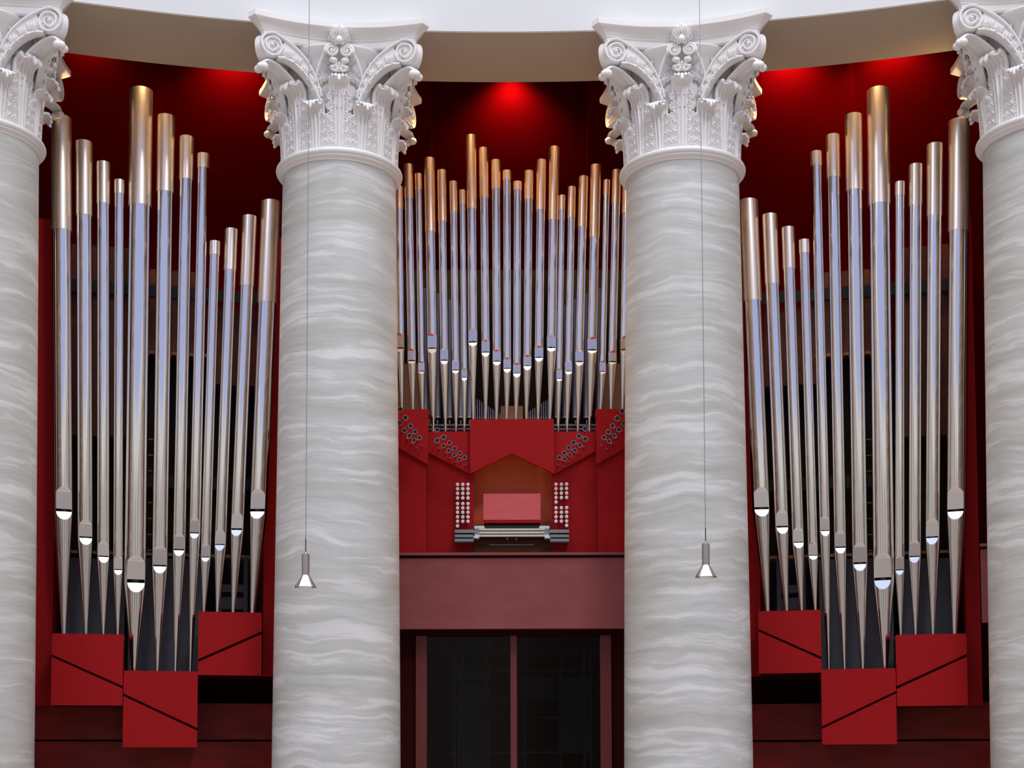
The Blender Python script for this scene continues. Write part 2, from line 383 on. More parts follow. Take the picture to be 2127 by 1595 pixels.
def acanthus(H, Wd, rc, curl=3.3, nlobe=4, fingers=6, claw=.22, nc=6, wide0=.85):
    """H height, Wd half spread of the lobes, rc curl radius, claw = width of the rolled tip"""
    f, tot, stem = leaf_map(H, rc, curl=curl)
    mb = MB(); nu, nv = 12, 34; v = []
    for j in range(nv+1):
        b = tot*.93*j/nv; t = min(1, b/stem)
        if b < stem: w = (Wd*.62*wide0*(1-t)+claw*.5*t)*(1-.16*abs(cos(pi*t*nlobe))*(1-t))
        else: w = claw*.5*(1+.10*sin(pi*(b-stem)/(tot-stem)))
        for i in range(nu+1):
            u = 2*i/nu-1; v.append(f(w*u, b, .010*cos(u*pi*4)*(1 if b < stem else .4)))
    mb.add(v, [(j*(nu+1)+i, j*(nu+1)+i+1, (j+1)*(nu+1)+i+1, (j+1)*(nu+1)+i) for j in range(nv) for i in range(nu)])
    # midrib and stem flutes, spreading towards the tip
    for a, w, h in ((0, .017, .026), (-.30, .011, .020), (.30, .011, .020), (-.62, .010, .018), (.62, .010, .018)):
        ridge(mb, f, a*.10, 0, a*claw*.8, stem*1.02, w, h, n=16, root=.8)
    # lobes: fans of fingers on both sides, overlapping upwards
    for s in (-1, 1):
        for k in range(nlobe):
            t = (k+.25)/nlobe; b0 = stem*t*.95; Lk = Wd*(1.0-.42*t*(1-wide0*.4))
            root = .035+.03*t*claw/.22
            for q in range(fingers):
                g = radians(-12+74*q/(fingers-1)); Lf = (Lk-root)*(1-.30*abs(q-1.8)/3)
                a0, bb = s*root, b0+.007*q
                a1, b1 = a0+s*Lf*cos(g), min(bb+Lf*sin(g)*.62, stem*1.0)
                if b1 < -.01: b1 = -.01
                ridge(mb, f, a0, bb, a1, b1, .0135+.02*Lf*.3, .032, n=7, bend=-s*.014, m=6)
            mb.ball(f(s*(root+.022), b0+.065, .012), .011, 7, 5)
    # rounded fingers rolling over the tip
    for i in range(nc):
        u = i/(nc-1)-.5; pts = []; rr = []
        e = .99-.13*abs(u)*2
        for k in range(13):
            t = k/12; b = stem*.86+(tot*e-stem*.86)*t
            pts.append(f(claw*u*(.9+.12*t), b, -.008-.008*t)); rr.append(claw/nc*(.56+.06*t))
        mb.tube(pts, rr, 8); mb.ball(pts[-1], rr[-1], 8, 6)
    return mb.mesh('acanthus_leaf', M['plaster'], 60)

def flat_frame(origin, e, nrm):
    """(s, z, h) -> point on an upright plane through origin, direction e, outward normal nrm"""
    def f(a, b, h=0.): return (origin[0]+e[0]*a+nrm[0]*h, origin[1]+e[1]*a+nrm[1]*h, b)
    return f

def volute_mesh(s):
    mb = MB()
    A = (.205*s, -.640); B = (.690*s, -.815)
    L = math.hypot(B[0]-A[0], B[1]-A[1]); e = ((B[0]-A[0])/L, (B[1]-A[1])/L)
    nrm = (e[1]*s, -e[0]*s) if s > 0 else (-e[1]*s*-1, e[0]*s*-1*-1)
    nrm = (-.30*s*-1*0 + e[1]*(1 if s > 0 else -1), -abs(e[0]))
    m_ = math.hypot(*nrm); nrm = (nrm[0]/m_, nrm[1]/m_)
    f = flat_frame(A, e, nrm)
    # outer rim: stem then spiral
    ctr = (L, 1.005)
    outer = catmull([(-.02, .56, 0), (.015, .68, 0), (.07, .80, 0), (.15, .92, 0), (.26, 1.02, 0), (.38, 1.09, 0)], 6)
    outer = [(p[0], p[1]) for p in outer]
    sp = []
    for k in range(66):
        t = k/65; th = radians(106)-t*radians(820); rr = .118*(1-t)**.85+.016
        sp.append((ctr[0]+rr*cos(th), ctr[1]+rr*sin(th)))
    path = outer[:-1] + sp
    def band(path, hw, hh, depth, taper=None):
        v = []; m = 6; N = len(path)
        for i, p in enumerate(path):
            q0, q1 = path[max(0, i-1)], path[min(N-1, i+1)]; dx, dy = q1[0]-q0[0], q1[1]-q0[1]; l_ = math.hypot(dx, dy) or 1
            px, py = -dy/l_, dx/l_; k = taper(i/(N-1)) if taper else 1
            dd = depth if not callable(depth) else depth(i/(N-1))
            for (u, h) in ((-1, -dd), (-1, .2*hh), (-.55, hh), (.55, hh), (1, .2*hh), (1, -dd)):
                v.append(f(p[0]+px*hw*u*k, p[1]+py*hw*u*k, h))
        fs = [(i*m+k, i*m+(k+1) % m, (i+1)*m+(k+1) % m, (i+1)*m+k) for i in range(N-1) for k in range(m)]
        fs += [tuple(range(m)), tuple((N-1)*m+k for k in range(m))]
        mb.add(v, fs)
    band(path, .0135, .020, lambda t: .03+.05*min(1, t*2.2) if t < .62 else .06*(1-t)/.38+.02, lambda t: .7+.3*min(1, t*3) if t < .5 else 1-.45*(t-.5)*2)
    inner = [(p[0], p[1]) for p in catmull([(.0, .53, 0), (.06, .64, 0), (.14, .75, 0), (.25, .84, 0), (.36, .885, 0), (.46, .885, 0)], 6)]
    band(inner, .015, .014, .09)
    # web between the rims
    v = []; n1 = len(outer)
    for i in range(n1):
        p = outer[i]; q = inner[min(i, len(inner)-1)]
        for k in range(4): t = k/3; v.append(f(p[0]*(1-t)+q[0]*t, p[1]*(1-t)+q[1]*t, -.012))
    mb.add(v, [(i*4+k, i*4+k+1, (i+1)*4+k+1, (i+1)*4+k) for i in range(n1-1) for k in range(3)])
    # disc behind the spiral
    k = 20; mb.add([f(ctr[0], ctr[1], -.01)]+[f(ctr[0]+.105*cos(2*pi*i/k), ctr[1]+.105*sin(2*pi*i/k), -.015) for i in range(k)], [(0, 1+i, 1+(i+1) % k) for i in range(k)])
    mb.add([f(ctr[0]+.105*cos(2*pi*i/k), ctr[1]+.105*sin(2*pi*i/k), h) for h in (-.015, -.075) for i in range(k)], [(i, (i+1) % k, k+(i+1) % k, k+i) for i in range(k)])
    # eye and carved scroll leaves on the web
    for t in range(6):
        i = 3+t*5; i = min(i, n1-2); p = outer[i]; q = inner[min(i, len(inner)-1)]
        c0 = (q[0]*.75+p[0]*.25, q[1]*.75+p[1]*.25)
        d = math.atan2(outer[i+1][1]-outer[i-1][1], outer[i+1][0]-outer[i-1][0])
        for g in (-.9, -.5, -.1, .35, .8, 1.2):
            Lr = .085
            ridge(mb, f, c0[0], c0[1], c0[0]+Lr*cos(d+g), c0[1]+Lr*sin(d+g)*.9, .012, .022, n=6, base=-.012)
        rng = [(c0[0]-.01+.017*cos(w_), c0[1]-.012+.017*sin(w_)) for w_ in [x*.7 for x in range(10)]]
        mb.tube([f(x, z_, 0.) for x, z_ in rng], .006, 5)
    mb.ball(f(ctr[0], ctr[1], .01), .02, 10, 6)
    return mb.mesh('volute', M['plaster'], 50)

def helix_mesh(s):
    mb = MB(); pts = []
    r0 = -.775
    for k in range(50):
        t = k/49; th = radians(20 if s > 0 else 160)+(-1 if s < 0 else 1)*-1*(1-t)*0
        th = (radians(200) - t*radians(760)) if s < 0 else (radians(-20) + t*radians(760))
        rr = .060*(1-t)**.8+.010
        pts.append((s*.078+rr*cos(th), r0+.015*t*-1, 1.00+rr*sin(th)))
    stem = catmull([(s*.25, -.62, .72), (s*.235, -.66, .80), (s*.20, -.70, .90), (s*.155, -.745, .975), pts[0]], 6)
    mb.tube([p for p in stem[:-1]]+pts, [.012+.008*min(1, i/16) for i in range(len(stem)-1)]+[.019*(1-.55*i/49) for i in range(50)], 7)
    mb.tube([(s*.02, -.70, .80), (s*.035, -.75, .88), (s*.085, -.77, .935)], [.012, .016, .018], 6)
    mb.ball((s*.078, r0-.008, 1.0), .02, 8, 6)
    return mb.mesh('helix', M['plaster'], 60)

def fleuron_mesh():
    mb = MB(); f = flat_frame((0, -.80), (1, 0), (0, -1))
    for k in range(9):
        a = radians(-106+26.5*k); L = .150-.022*abs(k-4)/2; 
        if k in (0, 8): L = .085
        x0, z0 = .03*sin(a), 1.115+.03*cos(a)
        ridge(mb, f, x0, z0, L*sin(a), 1.115+L*cos(a), .022, .060, n=8, m=7, base=-.05)
    for s in (-1, 1):
        mb.tube([f(s*(.03+.02*sin(t)), 1.07+.02*cos(t), .02) for t in [x*.6 for x in range(10)]], .009, 6)
    mb.lathe([(.0, .05), (.03, .045), (.045, .01), (.04, -.02)], 14, (0, -.79, 1.10))
    mb.ball((0, -.82, 1.09), .038, 12, 8)
    return mb.mesh('fleuron', M['plaster'], 60)

def calyx_mesh():
    mb = MB()
    for k in range(5):
        a = radians(-62+31*k); ridge(mb, flat_frame((0, -.70), (1, 0), (0, -1)), .02*sin(a), .80, .115*sin(a), .82+.10*cos(a), .026, .05, n=7, m=7)
    for s in (-1, 1): mb.ball((s*.06, -.755, .905), .045, 12, 8, (1, .7, .7))
    for s in (-1, 1): mb.tube([(s*(.045+.028*cos(t)), -.765, .815+.028*sin(t)) for t in [x*.6 for x in range(11)]], .010, 6)
    return mb.mesh('calyx', M['plaster'], 60)

def filler_mesh():               # palmette fans and stalks between the upper leaves
    mb = MB()
    f0 = lambda a, b, h=0.: ((bell_r(b)+.02+h)*sin(a/.66), -(bell_r(b)+.02+h)*cos(a/.66), b)
    for s in (-1, 1):
        c = s*.165
        for k in range(7):
            g = radians(-75+25*k); ridge(mb, f0, c, .74, c+.10*sin(g), .76+.105*cos(g), .014, .035, n=6)
        ridge(mb, f0, s*.26, .45, s*.22, .72, .022, .05, n=8, root=.8)
        for k in range(3): ridge(mb, f0, s*.21, .70, s*(.20+.03*(k-1)), .79, .016, .05, n=6)
        for k in range(6):
            g = radians(-80+26*k); ridge(mb, f0, s*.02, .40, s*.02+s*.09*sin(abs(g))*(1 if k > 2 else .7), .42+.10*cos(g), .011, .03, n=5)
        for k in range(5):
            ridge(mb, f0, s*.10, .90, s*(.07+.03*k), .985, .010, .022, n=5)
    return mb.mesh('palmette', M['plaster'], 60)

def corner_leaf_mesh():
    line = catmull([(.60, .60, 0), (.67, .66, 0), (.77, .735, 0), (.89, .80, 0), (1.02, .838, 0), (1.12, .825, 0), (1.165, .77, 0)], 4)
    mb = MB(); N = len(line)
    def f(a, b, h=0.):
        x = min(N-1.001, max(0, b*(N-1))); i = int(x); t = x-i; p = line[i]*(1-t)+line[i+1]*t
        d = line[min(N-1, i+1)]-line[max(0, i-1)]; d.normalize()
        return (a, -(p[0]+d[1]*h - 1.2*a*a), p[1]-d[0]*h)
    v = []; nu = 8
    for j in range(25):
        b = j/24; w = .115*(1-.45*b)
        for i in range(nu+1): v.append(f(w*(2*i/nu-1), b, .0))
    mb.add(v, [(j*(nu+1)+i, j*(nu+1)+i+1, (j+1)*(nu+1)+i+1, (j+1)*(nu+1)+i) for j in range(24) for i in range(nu)])
    g = lambda a, b, h=0.: f(a, b, h)
    for a in (-.09, -.055, -.02, .02, .055, .09):
        ridge(mb, g, a*1.05, .0, a*.55, .95, .016, .016, n=16, root=.7)
        ridge(mb, lambda a_, b_, h=0.: f(a_, b_, -h), a*1.05, .0, a*.55, .95, .016, .020, n=16, root=.7)
    for s in (-1, 0, 1): mb.ball((s*.048, -(1.15-.01*abs(s)), .755+.012*(1-abs(s))), .043, 12, 8, (1, 1, .95))
    return mb.mesh('corner_leaf', M['plaster'], 60)

def abacus_mesh():
    prof = [(.150, 1.085), (.135, 1.10), (.128, 1.165), (.112, 1.170), (.108, 1.185), (.098, 1.188), (.085, 1.205), (.055, 1.228), (.022, 1.243), (.008, 1.252), (.0, 1.262), (.0, 1.318), (.02, 1.328)]
    D, X, S, n = .945, .865, .175, 16; mb = MB(); rows = []
    for ins, z in prof:
        ring_ = []
        for k in range(4):
            a = k*pi/2
            xx = X-ins*.62
            for i in range(n+1):
                x = xx*(2*i/n-1); y = -(D-ins - S*(1-(x/xx)**2))
                ring_.append((x*cos(a)-y*sin(a), x*sin(a)+y*cos(a), z))
        rows.append(ring_)
    m = len(rows[0]); v = [p for r_ in rows for p in r_]
    fs = [(j*m+i, j*m+(i+1) % m, (j+1)*m+(i+1) % m, (j+1)*m+i) for j in range(len(rows)-1) for i in range(m)]
    fs += [tuple(range(m-1, -1, -1)), tuple((len(rows)-1)*m+i for i in range(m))]
    mb.add(v, fs); return mb.mesh('abacus', M['plaster'], 25)

meshes = dict(low=acanthus(.47, .235, .062, 3.3, 4, 5, .19, 7), high=acanthus(.735, .205, .066, 3.2, 6, 5, .20, 7), big=acanthus(.70, .225, .090, 3.2, 6, 5, .25, 6), vl=volute_mesh(-1), vr=volute_mesh(1), hl=helix_mesh(-1), hr=helix_mesh(1),
              fl=fleuron_mesh(), ca=calyx_mesh(), fill=filler_mesh(), cl=corner_leaf_mesh(), ab=abacus_mesh())
bell = MB().lathe([(.30, -.02)]+[(bell_r(z/40), z/40) for z in range(0, 42, 2)]+[(.755, 1.055), (.765, 1.075), (.755, 1.09), (.3, 1.09)], 64).mesh('bell', M['plaster'], 50)
shaft_prof = []
for i in range(41):
    z = .30+(11.30-.30)*i/40; t = (z-4.5)/6.8
    shaft_prof.append((.690-.070*max(0, t)**1.25 if t > 0 else .690+.02*(-t), z))
shaft_prof += [(.622, 11.36), (.63, 11.375)]
shaft = MB().lathe([(.3, .30)]+shaft_prof+[(.3, 11.375)], 96).mesh('shaft', M['marble'], 50)
ringp = [(.60, 11.355), (.628, 11.352), (.632, 11.366), (.643, 11.372), (.655, 11.384), (.664, 11.388), (.668, 11.398)] + \
        [(.652+.042*cos(radians(a)), 11.437+.036*sin(radians(a))) for a in range(-70, 91, 16)] + [(.63, 11.474), (.5, 11.476)]
ring = MB().lathe(ringp, 96).mesh('neck_ring', M['plaster'], 50)
base = MB().box(-.98, .98, -.98, .98, 0, .14).lathe([(.95, .14), (.97, .18), (.95, .22), (.84, .23), (.80, .26), (.82, .29), (.84, .31), (.74, .33), (.5, .33)], 64).mesh('base', M['plaster'], 40)

def inst(name, me, parent, rot=0., z=0.):
    o = bpy.data.objects.new(name, me); C.objects.link(o); o.parent = parent; o.rotation_euler = (0, 0, rot); o.location = (0, 0, z); return o
for k, lab in ((-3, 'grey streaked marble column with white leafy capital cut off by the left edge'),
               (-1, 'grey streaked marble column between the left organ bay and the console bay'),
               (1, 'grey streaked marble column between the console bay and the right organ bay'),
               (3, 'grey streaked marble column with white leafy capital cut off by the right edge')):
    t = thing('marble_column', lab, 'column', k*TH, 0, R, 0, 'marble columns of the rotunda'); t['kind'] = 'thing'
    inst('shaft', shaft, t); inst('neck_ring', ring, t); inst('base', base, t)
    cap = inst('capital', bell, t, 0, ZR)
    for q in range(8):
        inst('acanthus_leaf', meshes['low'], cap, radians(22.5+45*q)); inst('acanthus_leaf', meshes['high' if q % 2 == 0 else 'big'], cap, radians(45*q))
    for q in range(4):
        a = q*pi/2
        inst('volute', meshes['vl'], cap, a); inst('volute', meshes['vr'], cap, a)
        inst('helix', meshes['hl'], cap, a); inst('helix', meshes['hr'], cap, a)
        inst('fleuron', meshes['fl'], cap, a); inst('calyx', meshes['ca'], cap, a); inst('palmette', meshes['fill'], cap, a); inst('palmette', meshes['fill'], cap, a+.36); inst('palmette', meshes['fill'], cap, a-.36); inst('corner_leaf', meshes['cl'], cap, a+pi/4)
    inst('abacus', meshes['ab'], cap)

# ------------------------------------------------------------------ organ pipes
def pipe(phi, r, top, w, colz_px, mouth, tip, psi, zfoot, label, group, brass, fine=True, mouthw=.755, cat='organ pipe'):
    """top=(x,y) centre of the rim; colz_px = y of the collar's lower edge; mouth=(x body centre, y lip top, y slot top, y slot bottom, y lower lip end); tip=(x, tip width px)"""
    mpp = scale_at(mouth[0], mouth[2], phi, r)
    R0 = w*.5*mpp; dy = (1575-top[1])/F*w*.5
    tx, tz = at(top[0], top[1]+dy, phi, r)
    bx, bz1 = at(mouth[0], mouth[3], phi, r); _, bz0 = at(mouth[0], mouth[2], phi, r)
    _, lz = at(mouth[0], mouth[1]+dy*.4, phi, r-R0); _, uz = at(mouth[0], mouth[4], phi, r-R0*.9)
    _, cz = at(top[0], colz_px+(1575-colz_px)/F*w*.5, phi, r)
    fx, _ = at(tip[0], 1300, phi, r) if tip[0] > 0 else (bx, 0)
    # front-surface heights: the slot is seen on the front of the pipe
    _, bz0 = at(mouth[0], mouth[2], phi, r-R0*.7); _, bz1 = at(mouth[0], mouth[3], phi, r-R0*.7)
    t = thing('organ_pipe', label, cat, phi, fx, r, zfoot, group)
    ax = lambda z: (bx+(tx-bx)*(z-bz1)/(tz-bz1)-fx) if z >= bz1 else (bx-fx)*(z-zfoot)/(bz1-zfoot)
    dep = .345*R0; c = mouthw*R0
    n = 56 if fine else 28
    angs = [2*pi*i/n for i in range(n)]
    ce = asin_(mouthw)
    cps, sps = cos(psi), sin(psi)
    def P(rad, a, z, D=None):
        x, y = rad*sin(a), -rad*cos(a)
        if D is not None and cos(a) > 0 and abs(rad*sin(a)) <= c*1.001 and -y > D: y = -D
        return (ax(z)+x*cps-y*sps, x*sps+y*cps, z-zfoot)
    # snap two angles on the mouth's edges
    A = sorted(set([round(a, 5) for a in angs if min(abs(a-ce), abs(a-2*pi+ce)) > .4*pi/n]+[round(ce, 5), round(2*pi-ce, 5)]))
    m = len(A)
    Dflat = R0*sqrt(1-mouthw**2)
    def skin(zs, rad, Dz, skip=lambda z0, z1, i: False):
        mb = MB(); v = []
        for z in zs:
            for a in A: v.append(P(rad(z), a, z, Dz(z)))
        f = [(j*m+i, j*m+(i+1) % m, (j+1)*m+(i+1) % m, (j+1)*m+i) for j in range(len(zs)-1) for i in range(m) if not skip(zs[j], zs[j+1], i)]
        mb.add(v, f); return mb
    inm = lambda i: (A[i] < ce-1e-4 or A[i] >= 2*pi-ce-1e-4)
    # body
    ramp = .42*R0
    Db = lambda z: None if z >= lz else (R0-(R0-Dflat)*min(1, (lz-z)/ramp))
    zs = [bz1, bz0]+[bz0+(lz-ramp-bz0)*k/3 for k in range(1, 4)]+[lz-ramp+ramp*k/6 for k in range(1, 7)]
    up = cz+.02; zs += [lz+.002]; zs += [lz+(up-lz)*k/6 for k in range(1, 7)]
    body = skin(zs, lambda z: R0, Db, lambda z0, z1, i: z1 <= bz0+1e-6 and inm(i)).build('body', M['tin'], t)
    # collar
    mb = MB(); rc_ = R0*1.045; k = n
    prof = [(R0*1.0, cz), (rc_, cz), (rc_, cz+.004)]+[(rc_, cz+(tz-cz)*j/3) for j in range(1, 4)]+[(R0*.93, tz), (R0*.93, tz-.35 if tz-.35 > cz else cz+.01)]
    v = []
    for rr, z in prof:
        for i in range(k): a = 2*pi*i/k; v.append((ax(z)+rr*sin(a), -rr*cos(a), z-zfoot))
    mb.add(v, [(j*k+i, j*k+(i+1) % k, (j+1)*k+(i+1) % k, (j+1)*k+i) for j in range(len(prof)-1) for i in range(k)])
    col = mb.build('collar', M[brass], t, smooth=50)
    # foot
    rt = max(tip[1]*.5*mpp, .010)
    rad = lambda z: rt+(R0-rt)*((z-zfoot)/(bz1-zfoot))
    Df = lambda z: None if z < uz-1e-6 else Dflat+(rad(uz)*.999-Dflat)*min(1, (bz1-z)/max(1e-4, bz1-uz))
    zs = [zfoot, zfoot+.02]+[zfoot+.02+(uz-.002-zfoot-.02)*k/5 for k in range(1, 6)]+[uz+(bz1-uz)*k/8 for k in range(0, 9)]
    foot = skin(zs, rad, Df).build('foot', M['tin'], t)
    # lips: plates that lie on the flattened metal
    def plate(pts, th, name, m_):
        mb = MB(); k = len(pts)
        v = [(ax(z)+x*cps-y*sps, x*sps+y*cps, z-zfoot) for x, y, z in pts]+[(ax(z)+x*cps-(y+th)*sps, x*sps+(y+th)*cps, z-zfoot) for x, y, z in pts]
        mb.add(v, [tuple(range(k)), tuple(range(2*k-1, k-1, -1))]+[(i, (i+1) % k, k+(i+1) % k, k+i) for i in range(k)])
        return mb.build(name, m_, t, smooth=0)
    cc = c*.97
    plate([(-cc, -Dflat-.0025, bz0+.001), (cc, -Dflat-.0025, bz0+.001), (cc, -Dflat-.0025, lz-ramp*.96), (-cc, -Dflat-.0025, lz-ramp*.96)], .002, 'upper_lip', M['satin'])
    pts = []
    slope = (rad(uz)-Dflat)/max(1e-4, (bz1-uz))
    for i in range(15):
        q = pi*i/14; x = -cc*cos(q); d = (bz1-uz)*.97*sin(q); pts.append((x, -(Dflat+slope*d)-.003, bz1-d))
    plate(pts, .0015, 'lower_lip', M['lip'])
    # dark windway
    mb = MB(); x0 = ax(bz0)
    mb.lathe([(.0, bz1-zfoot-.002), (R0*.60, bz1-zfoot-.002), (R0*.60, bz0-zfoot+.01), (0, bz0-zfoot+.01)], 20, (x0, 0, 0)); mb.build('windway', M['black'], t)
    if not fine:                 # ears along the mouth of the small front pipes and the soldered frame above
        for s in (-1, 1):
            x = s*c*1.0
            MB().box(ax(bz0)+x-.003, ax(bz0)+x+.003, -Dflat-.010, -Dflat+.01, bz1-zfoot-.02, lz-ramp-zfoot).build('ear', M['satin'], t)
    return t
def asin_(x): return math.asin(x)

ORD = ['first', 'second', 'third', 'fourth', 'fifth', 'sixth', 'seventh', 'eighth', 'ninth', 'tenth', 'eleventh', 'twelfth', 'thirteenth', 'fourteenth', 'fifteenth',
       'sixteenth', 'seventeenth', 'eighteenth', 'nineteenth', 'twentieth', 'twenty-first', 'twenty-second']
RP = 17.97
# x top, y top, width, collar y, x body at mouth, lip top, slot top, slot bottom, lower lip end, x tip, tip width, mouth turn, box
LEFT = [(126.7, 236, 41, 473, 131.5, 1007, 1056.7, 1062.5, 1079, 132.9, 9, -10, 0), (174.5, 289, 33, 443, 177, 1077, 1114, 1117.6, 1131.5, 179, 6, -9, 0),
        (214.5, 333, 27, 419, 214.6, 1121, 1154, 1157, 1169, 214.8, 5, -7, 0), (248, 371, 21, 399.5, 245, 1152.6, 1182, 1184.3, 1194, 244.6, 4.5, -6, 0),
        (293.4, 178, 46, 421.5, 281, 1150, 1203, 1210.6, 1230, 279.6, 9.5, -7, 1), (345.2, 235, 34.5, 394.6, 331.8, 1130, 1173, 1176.5, 1191, 327.8, 7, -2, 1),
        (387.8, 279.6, 28, 369, 372, 1106, 1140, 1143, 1155, 365.4, 6, 1, 1), (422.5, 315.8, 24, 345, 404.5, 1074, 1105.5, 1108, 1119, 396.4, 5, 3, 1),
        (446.6, 498.5, 22, 526.6, 427.4, 1128, 1156, 1158, 1167, 423, 5, 5, 2), (480.8, 472.3, 26, 558.7, 457.6, 1098.5, 1129.7, 1132, 1143.7, 450.8, 5.5, 7, 2),
        (518.6, 445, 29, 591, 492.6, 1062, 1097, 1100.8, 1113.6, 483.5, 6.5, 8, 2), (563.3, 413, 39, 625, 537, 1012.7, 1056.7, 1062.4, 1077.5, 523.7, 9.5, 12, 2)]
RIGHT = [(1554, 410.5, 38.5, 622, 1581, 1009, 1053, 1058, 1073, 1595, 9, -7, 3), (1598.5, 441.5, 30, 587.6, 1624, 1057, 1092, 1096, 1108.7, 1635, 6.5, -7, 3),
         (1636.5, 469, 26, 555, 1658, 1093, 1125, 1127.4, 1138.5, 1666, 5.5, -6, 3), (1670, 495.6, 22, 523.7, 1688.8, 1124, 1152.7, 1154.6, 1162.4, 1694.4, 5, -4, 3),
         (1695, 311.4, 23, 341, 1713.5, 1069.6, 1100.8, 1103, 1113.6, 1720, 5, -3, 4), (1729.7, 276, 27, 365, 1745.5, 1100, 1135, 1138, 1149.8, 1752.7, 6, -1, 4),
         (1772.5, 232.7, 34, 391, 1786.3, 1125, 1167.4, 1171.5, 1186, 1791, 7, 2, 4), (1824, 177.6, 44.5, 419, 1835, 1144.7, 1199, 1205, 1224, 1837, 9.5, 8, 4),
         (1869, 375, 20.5, 403.6, 1869, 1152.6, 1182.6, 1184.7, 1194, 1871, 4.5, 5, 5), (1902, 337.8, 27, 423.4, 1900, 1120, 1154.4, 1157, 1169, 1901.8, 5, 7, 5),
         (1941.7, 294.3, 31.5, 444.7, 1937, 1074, 1113.8, 1117, 1131, 1937.8, 6, 9, 5), (1992.6, 242.4, 42, 474, 1986, 1008, 1057, 1062, 1079, 1982.5, 9, 10, 5)]
# boxes: phi, corners (x0, ytop, x1, ybottom), groove left / right y, ledge y, label
BOX = [(-2*TH, 108, 1322.5, 256.5, 1465, (1359, 1364), (1424.7, 1430), 'red box at the lower left of the left bay, beside the cut-off column'),
       (-2*TH, 256.8, 1399.5, 411, 1552, (1440, 1445.5), (1512, 1517.5), 'lowest red box of the left bay, under its tallest pipe'),
       (-2*TH, 412.5, 1277, 544, 1402.5, (1369, 1375), (1311, 1317), 'highest red box of the left bay, its groove rising to the right'),
       (2*TH, 1574.5, 1273.5, 1704.6, 1398, (1306, 1311), (1364, 1369.6), 'highest red box of the right bay, its groove falling to the right'),
       (2*TH, 1705.3, 1394.8, 1860.5, 1546, (1508.5, 1514), (1435, 1440), 'lowest red box of the right bay, under its tallest pipe'),
       (2*TH, 1860.5, 1323, 2007.5, 1466, (1425, 1431), (1358, 1363.7), 'red box at the lower right of the right bay, beside the cut-off column')]
RB = 17.60
ztop = []
for (phi, x0, yt, x1, yb, gl, gr, lab) in BOX:
    xm = (x0+x1)/2
    a, zt = at(x0, yt, phi, RB); b, _ = at(x1, yt, phi, RB); zt = at(xm, yt, phi, RB)[1]; zb = at(xm, yb, phi, RB)[1]
    g = [at(x0, gl[0], phi, RB)[1], at(x0, gl[1], phi, RB)[1], at(x1, gr[0], phi, RB)[1], at(x1, gr[1], phi, RB)[1]]
    cx_ = (a+b)/2; t = thing('organ_wind_box', lab, 'wind box', phi, cx_, RB, zb, 'red wind boxes under the pipes')
    h = (b-a)/2; Z = lambda z: z-zb
    MB().prism([(-h, Z(g[0])), (h, Z(g[2])), (h, Z(zt)), (-h, Z(zt))], 0, .025).build('upper_board', M['redcase'], t, 0)
    MB().prism([(-h, 0), (h, 0), (h, Z(g[3])), (-h, Z(g[1]))], 0, .025).build('lower_board', M['redcase'], t, 0)
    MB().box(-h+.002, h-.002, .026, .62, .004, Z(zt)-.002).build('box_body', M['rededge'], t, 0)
    MB().box(-h+.004, h-.004, .010, .62, Z(zt), Z(zt)+.032).build('top_ledge', M['redcase'], t, 0)
    ztop.append(zt+.032)

WIDE = 'broad'
def plabel(i, n, bay, w, boxname, extra):
    size = 'tallest, broadest' if w > 43 else ('broad' if w > 33 else ('slender' if w < 24.5 else 'middling'))
    return f'{size} polished pipe, {ORD[i]} of twelve from the left in the {bay} bay{extra}'
for i, p in enumerate(LEFT):
    pipe(-2*TH, RP, (p[0], p[1]), p[2], p[3], (p[4], p[5], p[6], p[7], p[8]), (p[9], p[10]), radians(-p[11]), ztop[p[12]], plabel(i, 12, 'left', p[2], '', ''), 'front pipes of the left bay', 'brass')
for i, p in enumerate(RIGHT):
    pipe(2*TH, RP, (p[0], p[1]), p[2], p[3], (p[4], p[5], p[6], p[7], p[8]), (p[9], p[10]), radians(-p[11]), ztop[p[12]], plabel(i, 12, 'right', p[2], '', ''), 'front pipes of the right bay', 'brass')

